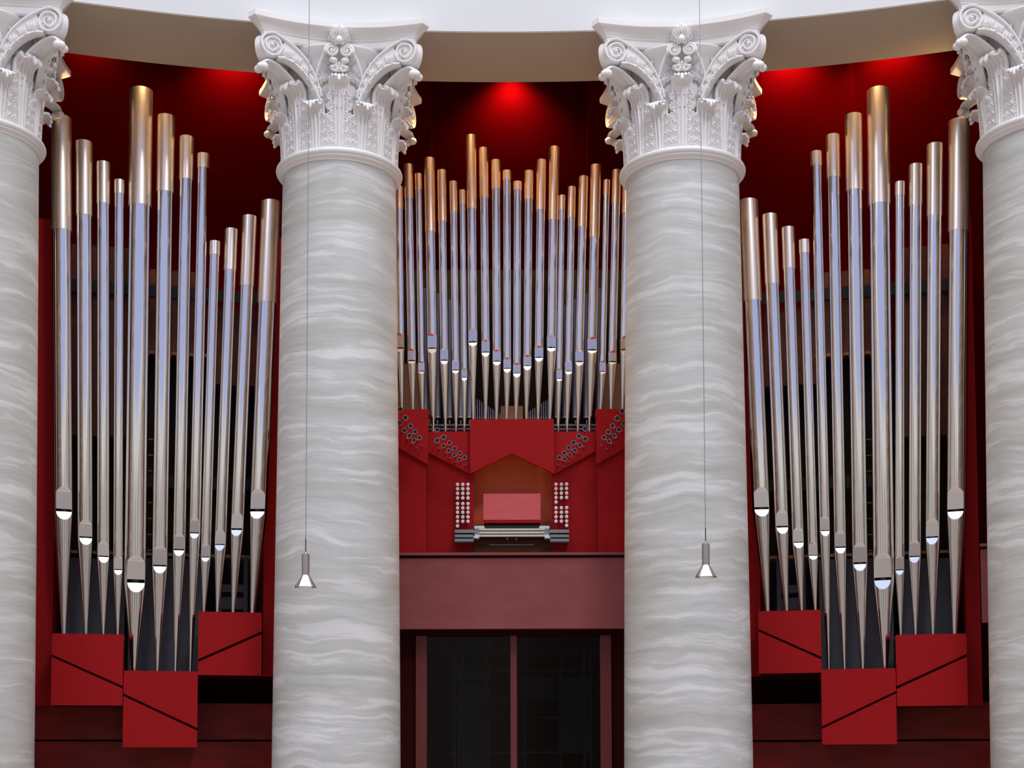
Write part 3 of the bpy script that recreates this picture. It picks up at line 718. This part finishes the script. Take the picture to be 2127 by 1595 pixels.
# centre bay: x top, y top, w, collar y, x body, lip top, slot top, slot bottom, lower lip end, x tip, level
RC = 18.17
CEN = [(828, 385, 18.5, 430.4, 831.5, 690, 721, 724, 731.6, 834, 0), (848, 339, 18.5, 409, 855.6, 722, 747.6, 750, 756, 857, 0), (869, 358.9, 14.5, 391.6, 875.6, 748.6, 769.8, 771.6, 776.8, 877, 0),
       (891.6, 325.5, 22, 479, 898, 690, 721.7, 724.2, 734.5, 899.6, 1), (917.5, 351, 18.5, 457.5, 923, 720, 746.7, 749, 757.6, 925.3, 1), (941.5, 375, 16.5, 438, 946.4, 744, 767.4, 769.3, 776, 947.3, 1), (960.3, 393, 13, 422.5, 964.6, 763.6, 783, 784.7, 791, 965, 1),
       (979, 278, 20.5, 431, 982.4, 680, 708.5, 711.3, 719.4, 983.5, 2), (1004.5, 304.7, 19, 409, 1008.8, 702.5, 730, 732.2, 741, 1009.6, 2), (1030, 330, 19, 389, 1032, 723, 749, 751, 759, 1032.2, 2), (1053, 352, 17.5, 371, 1053.6, 740, 764, 766, 774, 1053.4, 2),
       (1075.2, 375, 17.5, 393, 1073.6, 751.4, 774, 775.6, 784, 1072.8, 2), (1098.6, 352.5, 18.5, 412, 1095.3, 734.5, 758.7, 760.4, 769, 1094.4, 2), (1124.3, 329.5, 20, 434, 1119.4, 715, 741, 743, 751.4, 1119, 2), (1151.3, 302.4, 21, 454.6, 1145.3, 692, 720.3, 722.8, 730, 1144, 2),
       (1168, 404, 13, 434, 1161.5, 764, 785.3, 786.9, 792, 1161, 1), (1188, 386, 16.5, 450, 1180.8, 745.8, 769.8, 771.5, 777.7, 1179.8, 1), (1212, 364, 19.5, 470, 1203.3, 723, 749.4, 751.7, 760, 1202.4, 1), (1237.8, 339.7, 22, 490, 1229.6, 696.5, 725, 727.6, 734, 1226.8, 1),
       (1260.3, 372, 14, 403.8, 1251.5, 747.6, 770.2, 772, 776.8, 1250, 0), (1281, 350.7, 18.5, 419.6, 1271.8, 726, 749.5, 752, 757.2, 1272, 0), (1303, 368, 21, 440, 1297.5, 695, 724.7, 727, 734, 1296, 0)]
zc = [at(858, 851, 0, 17.85)[1], at(933, 896, 0, 17.95)[1], at(1063, 871, 0, 17.9)[1]]
for i, p in enumerate(CEN):
    pipe(0, RC, (p[0], p[1]), p[2], p[3], (p[4], p[5], p[6], p[7], p[8]), (p[9], 4.2), 0, zc[p[10]]+.018,
         f'warm-lit tin pipe, {ORD[i]} of twenty-two from the left in the bay above the console', 'front pipes above the console', 'warm_tin_deep', fine=False, mouthw=.84)

# ------------------------------------------------------------------ console bay case
def panel(name, label, x0, x1, yt, lowl, lowr, r, thick=.04, apex=None, group='red case panels around the console'):
    a, b = at(x0, yt, 0, r)[0], at(x1, yt, 0, r)[0]; zt = at((x0+x1)/2, yt, 0, r)[1]; c, d = at(x0, lowl, 0, r)[1], at(x1, lowr, 0, r)[1]
    zb = min(c, d)
    t = thing(name, label, 'case panel', 0, (a+b)/2, r, zb, group); h = (b-a)/2
    pts = [(-h, c-zb)]
    if apex: e = at(apex[0], apex[1], 0, r); pts.append((e[0]-(a+b)/2, e[1]-zb))
    pts += [(h, d-zb), (h, zt-zb), (-h, zt-zb)]
    MB().prism(pts, 0, thick).build('upper_board', M['redcase'], t, 0)
    MB().box(-h, h, .012, .42, zt-zb, zt-zb+.018).build('top_ledge', M['redcase'], t, 0)
    return t, a, b, zb
ZPR = at(1063, 1147, 0, 17.74)[1]          # parapet top
ZFL = at(1063, 1305.5, 0, 17.74)[1]+.16                              # gallery floor
for (x0, x1, yt, l, r_, rr, lx0, lx1, lab) in [
        (800, 889.5, 852.5, 914, 965.5, 17.85, 800, 885.8, 'tall red case panel left of the console, against the left marble column'),
        (889.5, 977, 898.5, 939.6, 985, 17.97, 886.5, 984, 'red case panel left of the music desk, a diagonal row of horns on it'),
        (1150, 1237, 898.5, 985, 937, 17.97, 1146, 1241, 'red case panel right of the music desk, a diagonal row of horns on it'),
        (1238, 1330, 852, 964, 914, 17.85, 1241.5, 1330, 'tall red case panel right of the console, against the right marble column')]:
    t, a, b, zb = panel('organ_screen', lab, x0, x1, yt, l, r_, rr)
    cxm = (a+b)/2; q = rr+.05
    a2, b2 = at(lx0, 1000, 0, q)[0]-cxm, at(lx1, 1000, 0, q)[0]-cxm
    zl, zr = at(lx0, l+6, 0, q)[1]-zb+.06, at(lx1, r_+6, 0, q)[1]-zb+.06
    MB().prism([(a2, ZFL-zb), (b2, ZFL-zb), (b2, zr), (a2, zl)], .05, .09).build('lower_board', M['redcase'], t, 0)
panel('organ_screen', 'red gable-bottomed board above the music desk, under the middle pipes', 976.5, 1150.5, 873, 983.8, 983.2, 17.88, .05, (1063, 942))

# console
con = thing('organ_console', 'three-manual organ console with white stop knobs and pink music desk', 'organ console', 0, 0, 18.2, ZFL)
def cz(x, y, r): a = at(x, y, 0, r); return a[0], a[1]-ZFL
x0, z0 = cz(983, 1150, 18.36); x1, z1 = cz(1147, 930, 18.36)
MB().box(x0-.05, x1+.05, .16, .19, 0, z1+.1).build('recess_back', M['orange'], con, 0)
for s, xp in ((-1, 981), (1, 1149)):
    xa = at(xp, 1050, 0, 18.06)[0]; MB().box(min(xa, xa+s*.03), max(xa, xa+s*.03), -.14, .16, 0, z1+.1).build('recess_side', M['redcase'], con, 0)
x0, z0 = cz(1004.2, 1079.8, 18.02); x1, z1 = cz(1122.6, 1025, 18.02)
MB().prism([(x0, z0), (x1, z0), (x1, z1), (x0, z1)], -.18, -.155).build('music_desk', M['desk'], con, 0)
MB().prism([(x0+.01, z0-.035), (x1-.01, z0-.035), (x1, z0-.001), (x0, z0-.001)], -.175, .15).build('desk_underside', M['redcase'], con, 0)
def cbox(name, xa, xb, ya, yb, r0, r1, m):
    a, zt = cz(xa, ya, r0); b, zb = cz(xb, yb, r0); return MB().box(a, b, r0-18.2, r1-18.2, zb, zt).build(name, M[m], con, 0)
cbox('key_well', 990, 1138, 1091, 1098, 18.05, 18.35, 'black')
for i, (ya, yb) in enumerate(((1097.5, 1101.5), (1104, 1107.8), (1110.3, 1114))):
    r0 = 18.0-.06*i
    k = cbox('keyboard', 994.5, 1132, ya, yb, r0, r0+.14, 'ivory')
    a, zt = cz(994.5, ya, r0); b, zb = cz(1132, yb, r0); mb = MB()
    for q in range(35):
        x = a+(b-a)*(q+1)/36
        mb.box(x-.0011, x+.0011, r0-18.2-.001, r0-18.2+.12, zb+.002, zt+.001)
    mb.build('key_gaps', M['black'], k, 0)
    mb = MB()
    for q in range(35):
        if q % 7 in (2, 6): continue
        x = a+(b-a)*(q+1)/36; mb.box(x-.006, x+.006, r0-18.2+.05, r0-18.2+.14, zt, zt+.012)
    mb.build('sharp_keys', M['black'], k, 0)
    cbox('key_slip', 990, 1137, yb+.2, yb+2.5, r0+.01, r0+.2, 'black')
for s in (0, 1):
    f_ = lambda x: x if s == 0 else 2127-x+1
    def sb(name, xa, xb, ya, yb, r0, r1, m):
        if s == 0: return cbox(name, xa, xb, ya, yb, r0, r1, m)
        return cbox(name, 2127-xb, 2127-xa, ya, yb, r0, r1, m)
    a = 985.5; xs = lambda x: x
    mir = lambda x: x if s == 0 else 2126.6-x
    def poly_(name, pts, r0, r1, m):
        q = [cz(mir(x), y, r0) for x, y in pts]; MB().prism(q, r0-18.2, r1-18.2).build(name, M[m], con, 0)
    poly_('cheek', [(985.5, 1092), (1005, 1092), (1008, 1098), (985, 1098)], 18.02, 18.2, 'cheek')
    poly_('cheek', [(987, 1098.5), (995.5, 1098.5), (995, 1104.5), (984, 1110), (983.5, 1107)], 17.96, 18.1, 'grey')
    poly_('cheek', [(985.5, 1104), (995.5, 1104), (995.5, 1111), (985, 1111)], 17.92, 18.1, 'grey')
    poly_('cheek', [(986.5, 1110.5), (995.3, 1110.5), (995.3, 1117.5), (983, 1117.5)], 17.86, 18.05, 'cheek')
    for i, (ya, yb) in enumerate(((1100, 1106.3), (1110.2, 1115.6), (1118.8, 1124.6))):
        sh = (0, 0, 0)[i]; x_in = (985, 983.5, 983.5)[i]
        poly_('jamb_step', [(944.6, ya), (x_in, ya), (x_in, yb), (944.6, yb)], 17.90-.03*i, 18.015, 'grey')
    poly_('jamb_core', [(945.5, 1101), (984, 1101), (984, 1127.5), (945.5, 1127.5)], 17.95, 18.015, 'black')
cbox('knee_board', 983.5, 1144, 1115.5, 1160, 17.99, 18.03, 'brown')
cbox('light_strip', 1016, 1109.5, 1130.6, 1132.4, 17.98, 18.0, 'grey')
for x in (1054, 1072.5):
    a, z = cz(x, 1119, 17.94); MB().tube([(a, -.20, z), (a, -.26, z)], .009, 8).ball((a, -.26, z), .014, 10, 6).build('toe_piston', M['chrome'], con)
# stop knobs
kn = MB().lathe([(0, 0), (.010, 0), (.010, .075), (.013, .078), (.0198, .085), (.0205, .094), (.019, .102), (.010, .105), (0, .105)], 16)
kn.v = [(x, -z, y) for x, y, z in kn.v]
stem = MB().lathe([(.008, 0), (.008, .08)], 8); 
ks = kn.mesh('stop_knob', M['knob'], 40)
dot = MB().lathe([(0, .1055), (.0035, .1055), (.0035, .104), (0, .104)], 8); dot.v = [(x, -z, y) for x, y, z in dot.v]; dm = dot.mesh('knob_dot', M['black'], 0)
shk = MB().lathe([(.009, 0), (.009, .078)], 10); shk.v = [(x, -z, y) for x, y, z in shk.v]; sm = shk.mesh('knob_stem', M['black'], 40)
rowsL = [204, 277, 351, 426, 518, 590, 661, 736, 808]
spots = [(X, Y) for X in (160, 246, 331) for Y in rowsL]+[(160, 884)]
spots += [(1773, Y) for Y in (202, 275, 350, 420, 493, 586, 661, 734, 806)]+[(1860, Y) for Y in (202, 275, 348, 420, 586, 661, 734, 806)]+[(1946, Y) for Y in (199, 271, 345, 418, 584, 658, 730, 804, 876)]
for X, Y in spots:
    a, z = cz(930+X/7.878, 980+Y/7.878, 17.92)
    k = bpy.data.objects.new('stop_knob', ks); C.objects.link(k); k.parent = con; k.location = (a, -.18, z)
    for nm, me in (('knob_dot', dm), ('knob_stem', sm)):
        c_ = bpy.data.objects.new(nm, me); C.objects.link(c_); c_.parent = k

# horizontal horns
hl = .42
HB = MB().lathe([(.013, 0), (.014, hl*.5), (.020, hl*.75), (.030, hl*.9), (.050, hl*.985), (.052, hl), (.048, hl), (.028, hl*.90), (.016, hl*.75)], 24); HB.v = [(x, -z, y) for x, y, z in HB.v]
hbell = HB.mesh('horn_bell', M['chrome'], 50)
HI = MB().lathe([(.0, hl*.955), (.040, hl*.955), (.046, hl*.99)], 24); HI.v = [(x, -z, y) for x, y, z in HI.v]
hmouth = HI.mesh('horn_mouth', M['black'], 50)
HC = MB().lathe([(.0, 0), (.024, 0), (.024, .02), (.016, .026), (.016, .05), (.0, .05)], 14); HC.v = [(x, -z, y) for x, y, z in HC.v]
hsock = HC.mesh('horn_socket', M['chrome'], 40)
horns = [('far left panel', 17.85, 820, [(50, 135, 25), (98, 212, 24), (145, 287, 22), (187, 340, 21), (228, 395, 20)], [(42, 258, 24), (90, 328, 23), (135, 376, 23), (177, 418, 20)]),
         ('panel left of the desk', 17.97, 820, [(390, 322, 22), (449, 390, 22), (502, 441, 20), (550, 493, 19), (598, 536, 18), (642, 577, 18)], [(390, 420, 22), (447, 467, 20), (497, 513, 20), (547, 552, 18), (594, 596, 18)]),
         ('panel right of the desk', 17.97, 1060, [(690, 310, 25), (632, 381, 22), (583, 438, 22), (540, 486, 20), (496, 535, 20), (451, 577, 19)], [(690, 407, 23), (639, 463, 20), (592, 510, 19), (548, 549, 18), (500, 590, 20)]),
         ('far right panel', 17.85, 1060, [(1030, 150, 25), (985, 216, 25), (941, 285, 22), (902, 341, 22), (862, 390, 21)], [(1045, 262, 23), (1000, 318, 24), (955, 376, 20), (911, 427, 19)])]
for pn, rr, ox, up_, lo_ in horns:
    for rown, row in (('upper', up_), ('lower', lo_)):
        for i, (X, Y, rad) in enumerate(row):
            rf = rr-hl; a, z = at(ox+X/4.43, 820+Y/4.43, 0, rf); s_ = rad/4.43*scale_at(ox+X/4.43, 820+Y/4.43, 0, rf)/.052
            t = thing('organ_horn', f'chrome horn, {ORD[i]} down the {rown} row on the {pn}', 'organ horn', 0, a, rr, z, 'chrome horns on the red panels')
            for nm, me in (('bell', hbell), ('mouth', hmouth), ('socket', hsock)):
                o = bpy.data.objects.new(nm, me); C.objects.link(o); o.parent = t; o.scale = (s_, 1, s_)

# ------------------------------------------------------------------ things behind the pipes
def board(name, label, cat, phi, x0, y0, x1, y1, r, depth, m, group=None):
    a = at(x0, y0, phi, r)[0]; b = at(x1, y1, phi, r)[0]; zt = at((x0+x1)/2, y0, phi, r)[1]; zb = at((x0+x1)/2, y1, phi, r)[1]
    o = MB().box(-(b-a)/2, (b-a)/2, 0, depth, 0, zt-zb).build(name, M[m], None, 0)
    placed(o, phi, (a+b)/2, r, zb); return tag(o, label, cat, group)
for s, bay, phi in ((-1, 'left', -2*TH), (1, 'right', 2*TH)):
    mx = lambda x: x if s < 0 else 2126.5-x
    def bd(name, label, cat, x0, y0, x1, y1, r, d, m):
        X0, X1 = (x0, x1) if s < 0 else (mx(x1), mx(x0)); return board(name, label, cat, phi, X0, y0, X1, y1, r, d, m)
    bd('wooden_chest', f'tall brown wooden chest behind the outer pipes of the {bay} bay', 'wooden chest', 142, 510, 262, 905, 18.45, .3, 'wood')
    bd('wooden_chest', f'brown wooden chest behind the tall pipes of the {bay} bay', 'wooden chest', 300, 562, 425, 731, 18.50, .3, 'wood')
    bd('wooden_chest', f'low brown wooden chest behind the short inner pipes of the {bay} bay', 'wooden chest', 430, 640, 540, 800, 18.47, .3, 'wood')
    bd('steel_beam', f'dark steel beam crossing behind the pipes of the {bay} bay', 'beam', 118, 593, 575, 618, 18.38, .05, 'steel')
    bd('wooden_rail', f'narrow pale wooden rail under the chests of the {bay} bay', 'rail', 290, 731, 435, 737, 18.44, .04, 'tan')
    bd('shade_backing_board', f'dark board standing in for shade behind the pipes of the {bay} bay', 'board', 112, 732, 575, 1405, 18.82, .04, 'dark')  # dark sheet painting the gloom behind the lower pipes
    bd('wind_duct', f'dark steel duct behind the mouths of the {bay} bay pipes', 'wind duct', 300, 990, 538, 1016, 18.55, .12, 'steel')
    bd('slate_board', f'slate grey board behind the outer pipe feet of the {bay} bay', 'board', 140, 1160, 258, 1330, 18.40, .03, 'slate')
    bd('slate_board', f'slate grey board behind the tallest pipe feet of the {bay} bay', 'board', 268, 1160, 426, 1405, 18.43, .03, 'slate')
    bd('wooden_shelf', f'worn pale wooden shelf above the slate boards of the {bay} bay', 'shelf', 142, 1148, 528, 1154, 18.5, .2, 'tan')
    fr = bpy.data.objects.new('slate_rack', None); C.objects.link(fr)
    for q, (xa, ya, xb, yb) in enumerate([(452, 1160, 466, 1290), (502, 1150, 512, 1290)]):
        pass
    X0, X1 = (452, 514) if s < 0 else (mx(514), mx(452))
    a, zt = at(X0, 1155, phi, 18.42); b, zb = at(X1, 1290, phi, 18.42)
    placed(fr, phi, (a+b)/2, 18.42, zb); tag(fr, f'slate grey open frame with two boards behind the inner feet of the {bay} bay', 'frame')
    h = (b-a)/2; Hh = zt-zb
    for xx in (-h, h-.05): MB().box(xx, xx+.05, 0, .05, 0, Hh).build('post', M['slate'], fr, 0)
    for z0_, z1_ in ((.03*0+.14, .28), (.34, .43)): MB().box(-h+.05, h-.05, .01, .03, z0_, z1_).build('board', M['slate'], fr, 0)
    # ladder seen in the gap beside the tallest pipe
    X = 309 if s < 0 else mx(309); a, zt = at(X, 880, phi, 18.74); _, zb = at(X, 1160, phi, 18.74)
    ld = thing('service_ladder', f'dark ladder behind the tallest pipe of the {bay} bay', 'ladder', phi, a, 18.74, zb)
    for xx in (-.15, .15): MB().box(xx-.015, xx+.015, 0, .03, 0, zt-zb).build('stile', M['dark'], ld, 0)
    for k in range(8): MB().tube([(-.14, .015, .1+k*.19), (.14, .015, .1+k*.19)], .008, 6).build('rung', M['tan'], ld)
    # outer case sides
    for nm, X0, X1, yb, lab in (('outer', 60, 107.5, 1465, 'red case side beside the outermost pipe of the %s bay'), ('inner', 545.5, 600, 1404.5, 'red case side beside the innermost pipe of the %s bay')):
        if s > 0: X0, X1 = mx(X1), mx(X0)
        if s > 0 and nm == 'outer': X0, X1 = 2009, 2040
        r0 = 18.24; a = at(X0, 1400, phi, r0)[0]; b = at(X1, 1400, phi, r0)[0]; zb = at((X0+X1)/2, yb, phi, r0)[1]
        t = thing('organ_side_screen', lab % bay, 'case side', phi, (a+b)/2, r0, zb, 'red sides of the pipe bays')
        h = (b-a)/2; inner = h if (nm == 'outer') == (s < 0) else -h
        MB().box(-h, h, 0, .03, 0, 11.2-zb).build('front_board', M['redcase'], t, 0)
        MB().box(min(inner, inner-.03*(1 if inner > 0 else -1)), max(inner, inner-.03*(1 if inner > 0 else -1)), .03, .55, 0, 11.2-zb).build('return_board', M['redcase'], t, 0)

# ranks behind the centre pipes
board('wooden_chest', 'dark board standing in for shade behind the pipes above the console', 'board', 0, 800, 560, 1330, 905, 18.85, .05, 'dark')  # no chest here: a dark sheet for the shade between the pipes
board('wooden_chest', 'pale wooden chest behind the pipes beside the left marble column', 'wooden chest', 0, 815, 755, 893, 905, 18.6, .2, 'tan')
board('wooden_chest', 'pale wooden chest behind the pipes beside the right marble column', 'wooden chest', 0, 1238, 755, 1325, 905, 18.6, .2, 'tan')
board('wooden_block', 'small pale wooden block behind the middle pipe feet over the console', 'wooden block', 0, 1040, 843, 1086, 880, 18.5, .15, 'tan')
for lab, xa, xb in (('left', 889, 979), ('right', 1150, 1238)):
    a, z = at(xa, 884, 0, 18.33); b, _ = at(xb, 884, 0, 18.33)
    t = thing('wind_chest', f'grey slatted wind chest behind the {lab} pipe feet over the console', 'wind chest', 0, (a+b)/2, 18.33, z-.10)
    MB().box(-(b-a)/2, (b-a)/2, .03, .4, 0, .13).build('chest_body', M['dark'], t, 0)
    for k in range(3): MB().tube([(-(b-a)/2, .02, .012+k*.048), ((b-a)/2, .02, .012+k*.048)], .014, 8).build('slat', M['grey'], t)
def backpipe(x, w, yt, yj, yb, r, label, group, m):
    a, zt = at(x, yt, 0, r); _, zj = at(x, yj, 0, r); _, zb = at(x, yb, 0, r); rad = w*.5*scale_at(x, yj, 0, r)
    t = thing('organ_pipe', label, 'organ pipe', 0, a, r, zb, group)
    MB().lathe([(rad*.25, 0), (rad*.3, (zj-zb)*.6), (rad, zj-zb)], 16).build('foot', M[m], t)
    MB().lathe([(rad, zj-zb), (rad, zt-zb), (rad*.85, zt-zb), (rad*.85, zt-zb-.05)], 20).build('body', M[m], t)
    MB().lathe([(rad*1.12, zj-zb-.006), (rad*1.12, zj-zb+.006)], 16).build('joint_ring', M['chrome'], t)
for i, x in enumerate((884, 909, 934, 957, 975)): backpipe(x, 15, 600+12*i, 868, 880, 18.5, f'dull grey pipe behind the front row, {ORD[i]} from the left beside the left case', 'dull back pipes over the console', 'greypipe')
for i, x in enumerate((1156, 1174, 1194, 1217, 1243)): backpipe(x, 15, 648-12*i, 868, 880, 18.5, f'dull grey pipe behind the front row, {ORD[i]} from the left beside the right case', 'dull back pipes over the console', 'greypipe')
for i in range(12):
    x = 987+i*4.6; y = 826+i*3.0; backpipe(x, 3.0, y, 868, 874, 18.42, f'very thin grey pipe, {ORD[i]} from the left in the rank left of the wooden block', 'thin pipes left of the block', 'greypipe')
    x = 1143-i*4.6; backpipe(x, 3.0, y, 868, 874, 18.42, f'very thin grey pipe, {ORD[i]} from the right in the rank right of the wooden block', 'thin pipes right of the block', 'greypipe')

# ------------------------------------------------------------------ parapet, door and lower walls
def wallbox(name, phi, x0, x1, z0, z1, r0, r1, m):
    o = MB().box(x0, x1, 0, r1-r0, z0, z1).build(name, M[m], None, 0); o.location = W(phi, 0, r0, 0); o.rotation_euler = (0, 0, -phi); return struct(o)
zr1, zr0 = at(1063, 1147, 0, 17.70)[1], at(1063, 1152.5, 0, 17.70)[1]
zf1, zf0 = at(1063, 1158.5, 0, 17.74)[1], at(1063, 1305.5, 0, 17.74)[1]
wallbox('trim_1', 0, -1.9, 1.9, zr0, zr1, 17.70, 17.85, 'rail')
wallbox('wall_parapet', 0, -1.9, 1.9, zf0, zf1, 17.74, 17.84, 'parapet')
wallbox('trim_2', 0, -1.9, 1.9, zf1-.02, zr0, 17.79, 17.86, 'rededge')
wallbox('ceiling_lower', 0, -1.95, 1.95, zf0-.02, zf0+.05, 17.84, 19.3, 'rededge')
wallbox('floor_gallery', 0, -1.95, 1.95, ZFL-.1, ZFL, 17.84, 19.4, 'redlow')
# parapet stub of the next bays
for s in (-1, 1):
    e_ = at(2042, 1350, 4*TH, 17.78)[0] if s > 0 else at(72, 1350, -4*TH, 17.78)[0]
    la, lb = (e_, 2.0) if s > 0 else (-2.0, e_)
    wallbox('wall_parapet_side', s*4*TH, la, lb, zf0, zf1, 17.74, 17.84, 'parapet'); wallbox('trim_side', s*4*TH, la, lb, zr0, zr1, 17.70, 17.85, 'rail')
zh = at(1063, 1320, 0, 18.0)[1]
dr = bpy.data.objects.new('door_1', None); C.objects.link(dr); dr.location = W(0, 0, 18.0, 0); dr['kind'] = 'structure'
for xa, xb in ((863.7, 886.5), (1060.5, 1073.6), (1247, 1270)):
    a, b = at(xa, 1450, 0, 18.0)[0], at(xb, 1450, 0, 18.0)[0]; MB().box(a, b, 0, .10, 0, zh).build('door_post', M['doorred'], dr, 0)
for xa, xb in ((886.5, 1060.5), (1073.6, 1247)):
    a, b = at(xa, 1450, 0, 18.0)[0], at(xb, 1450, 0, 18.0)[0]; MB().box(a+.001, b-.001, .05, .058, .0, zh).build('door_pane', M['glass'], dr, 0)
MB().box(-1.9, 1.9, -.02, .12, zh, zf0+.02).build('door_head', M['rededge'], dr, 0)
for xa, xb in ((780, 863.7), (1270, 1350)):
    a, b = at(xa, 1450, 0, 18.0)[0], at(xb, 1450, 0, 18.0)[0]; MB().box(a, b, .04, .10, 0, zh).build('door_side_panel', M['rededge'], dr, 0)
# scaffold reflection in the panes, imitated by tubes and sheets behind the glass
t = thing('scaffold_reflection', 'dim tube scaffold mirrored in the glass doors, built with sheets behind them', 'scaffold', 0, 0, 18.9, 0)
for X in (944, 962, 1010, 1090, 1165, 1213, 1226): a = at(X, 1450, 0, 18.9)[0]; MB().tube([(a, 0, 0), (a, 0, 6.35)], .018, 8).build('upright_tube', M['steelpole'], t)
for Y in (1352, 1392, 1450, 1490, 1563):
    z = at(1063, Y, 0, 18.9)[1]; a, b = at(934, Y, 0, 18.9)[0], at(1236, Y, 0, 18.9)[0]; MB().tube([(a, .03, z), (b, .03, z)], .015, 8).build('cross_tube', M['steelpole'], t)
a, z = at(985, 1495, 0, 18.9); b, z2 = at(1050, 1445, 0, 18.9); MB().tube([(a, .06, z), (b, .06, z2)], .013, 8).build('diagonal_tube', M['steelpole'], t)
a, z = at(1165, 1520, 0, 18.9); b, z2 = at(1230, 1478, 0, 18.9); MB().tube([(a, .06, z), (b, .06, z2)], .013, 8).build('diagonal_tube', M['steelpole'], t)
for xa, xb, ya, yb in ((950, 1018, 1425, 1595), (1080, 1150, 1408, 1450), (1160, 1228, 1408, 1560), (962, 1020, 1324, 1352), (950, 1018, 1380, 1412)):
    a, zt = at(xa, ya, 0, 19.0); b, zb = at(xb, yb, 0, 19.0); MB().box(a, b, .10, .13, zb if yb < 1590 else zb-.5, zt).build('dust_sheet', M['sheet'], t, 0)
# lower wood panelling under the side bays
for s, phi in ((-1, -2*TH), (1, 2*TH)):
    zg = at(330 if s < 0 else 1797, 1538, phi, 18.35)[1]; zs_ = at(330 if s < 0 else 1797, 1460, phi, 18.35)[1]
    wallbox('wall_low_%s' % ('left' if s < 0 else 'right'), phi, -2.1, 2.1, 0, zg-.012, 18.35, 18.45, 'redlow')
    wallbox('wall_mid_%s' % ('left' if s < 0 else 'right'), phi, -2.1, 2.1, zg+.012, zs_, 18.35, 18.45, 'redlow')
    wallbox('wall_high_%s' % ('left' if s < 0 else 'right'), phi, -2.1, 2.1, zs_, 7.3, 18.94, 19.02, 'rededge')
    wallbox('floor_case_%s' % ('left' if s < 0 else 'right'), phi, -1.5, 1.5, zs_+.28, zs_+.33, 18.32, 18.86, 'rededge')

# ------------------------------------------------------------------ pendant lamps
def lamp(xc, yrim, top_y, cyl_y, stem_y, lab, Y0=12.0):
    d = ray(xc, yrim); k = Y0/d[1]; X = d[0]*k; z = d[2]*k+EYE; mpp = Y0*(_c+_s*d[2]/d[1])/F
    zz = lambda y: ray(xc, y)[2]*Y0/ray(xc, y)[1]+EYE-z
    t = bpy.data.objects.new('pendant_lamp', None); C.objects.link(t); t.location = (X, Y0, z); tag(t, lab, 'pendant lamp', 'silver pendant lamps')
    h1, h2, h3 = zz(cyl_y), zz(top_y), zz(stem_y); Rr = 22.5*mpp; rc = 8*mpp
    MB().lathe([(Rr, 0), (rc, h1), (rc*.96, h1), (Rr*.97, .002)], 48).build('shade', M['chrome'], t)
    MB().lathe([(rc, h1), (rc, h2), (rc*.5, h2+.002), (rc*.35, h2+.02), (0, h2+.02)], 32).build('housing', M['alu'], t)
    MB().lathe([(rc*.8, h1+.01), (0, h1+.01)], 24).build('lamp_glass', M['knob'], t)
    MB().tube([(0, 0, h2+.015), (0, 0, h3)], 1.1*mpp, 8).build('stem', M['steel'], t)
    MB().tube([(0, 0, h3-.01), (0, 0, 20-z)], .75*mpp, 6).build('cord', M['cord'], t)
lamp(634.5, 1219.5, 1151, 1195, 1118, 'silver cone pendant lamp on a cable before the left middle column')
lamp(1466.5, 1198.5, 1129.5, 1174, 1097, 'silver cone pendant lamp on a cable before the right middle column')
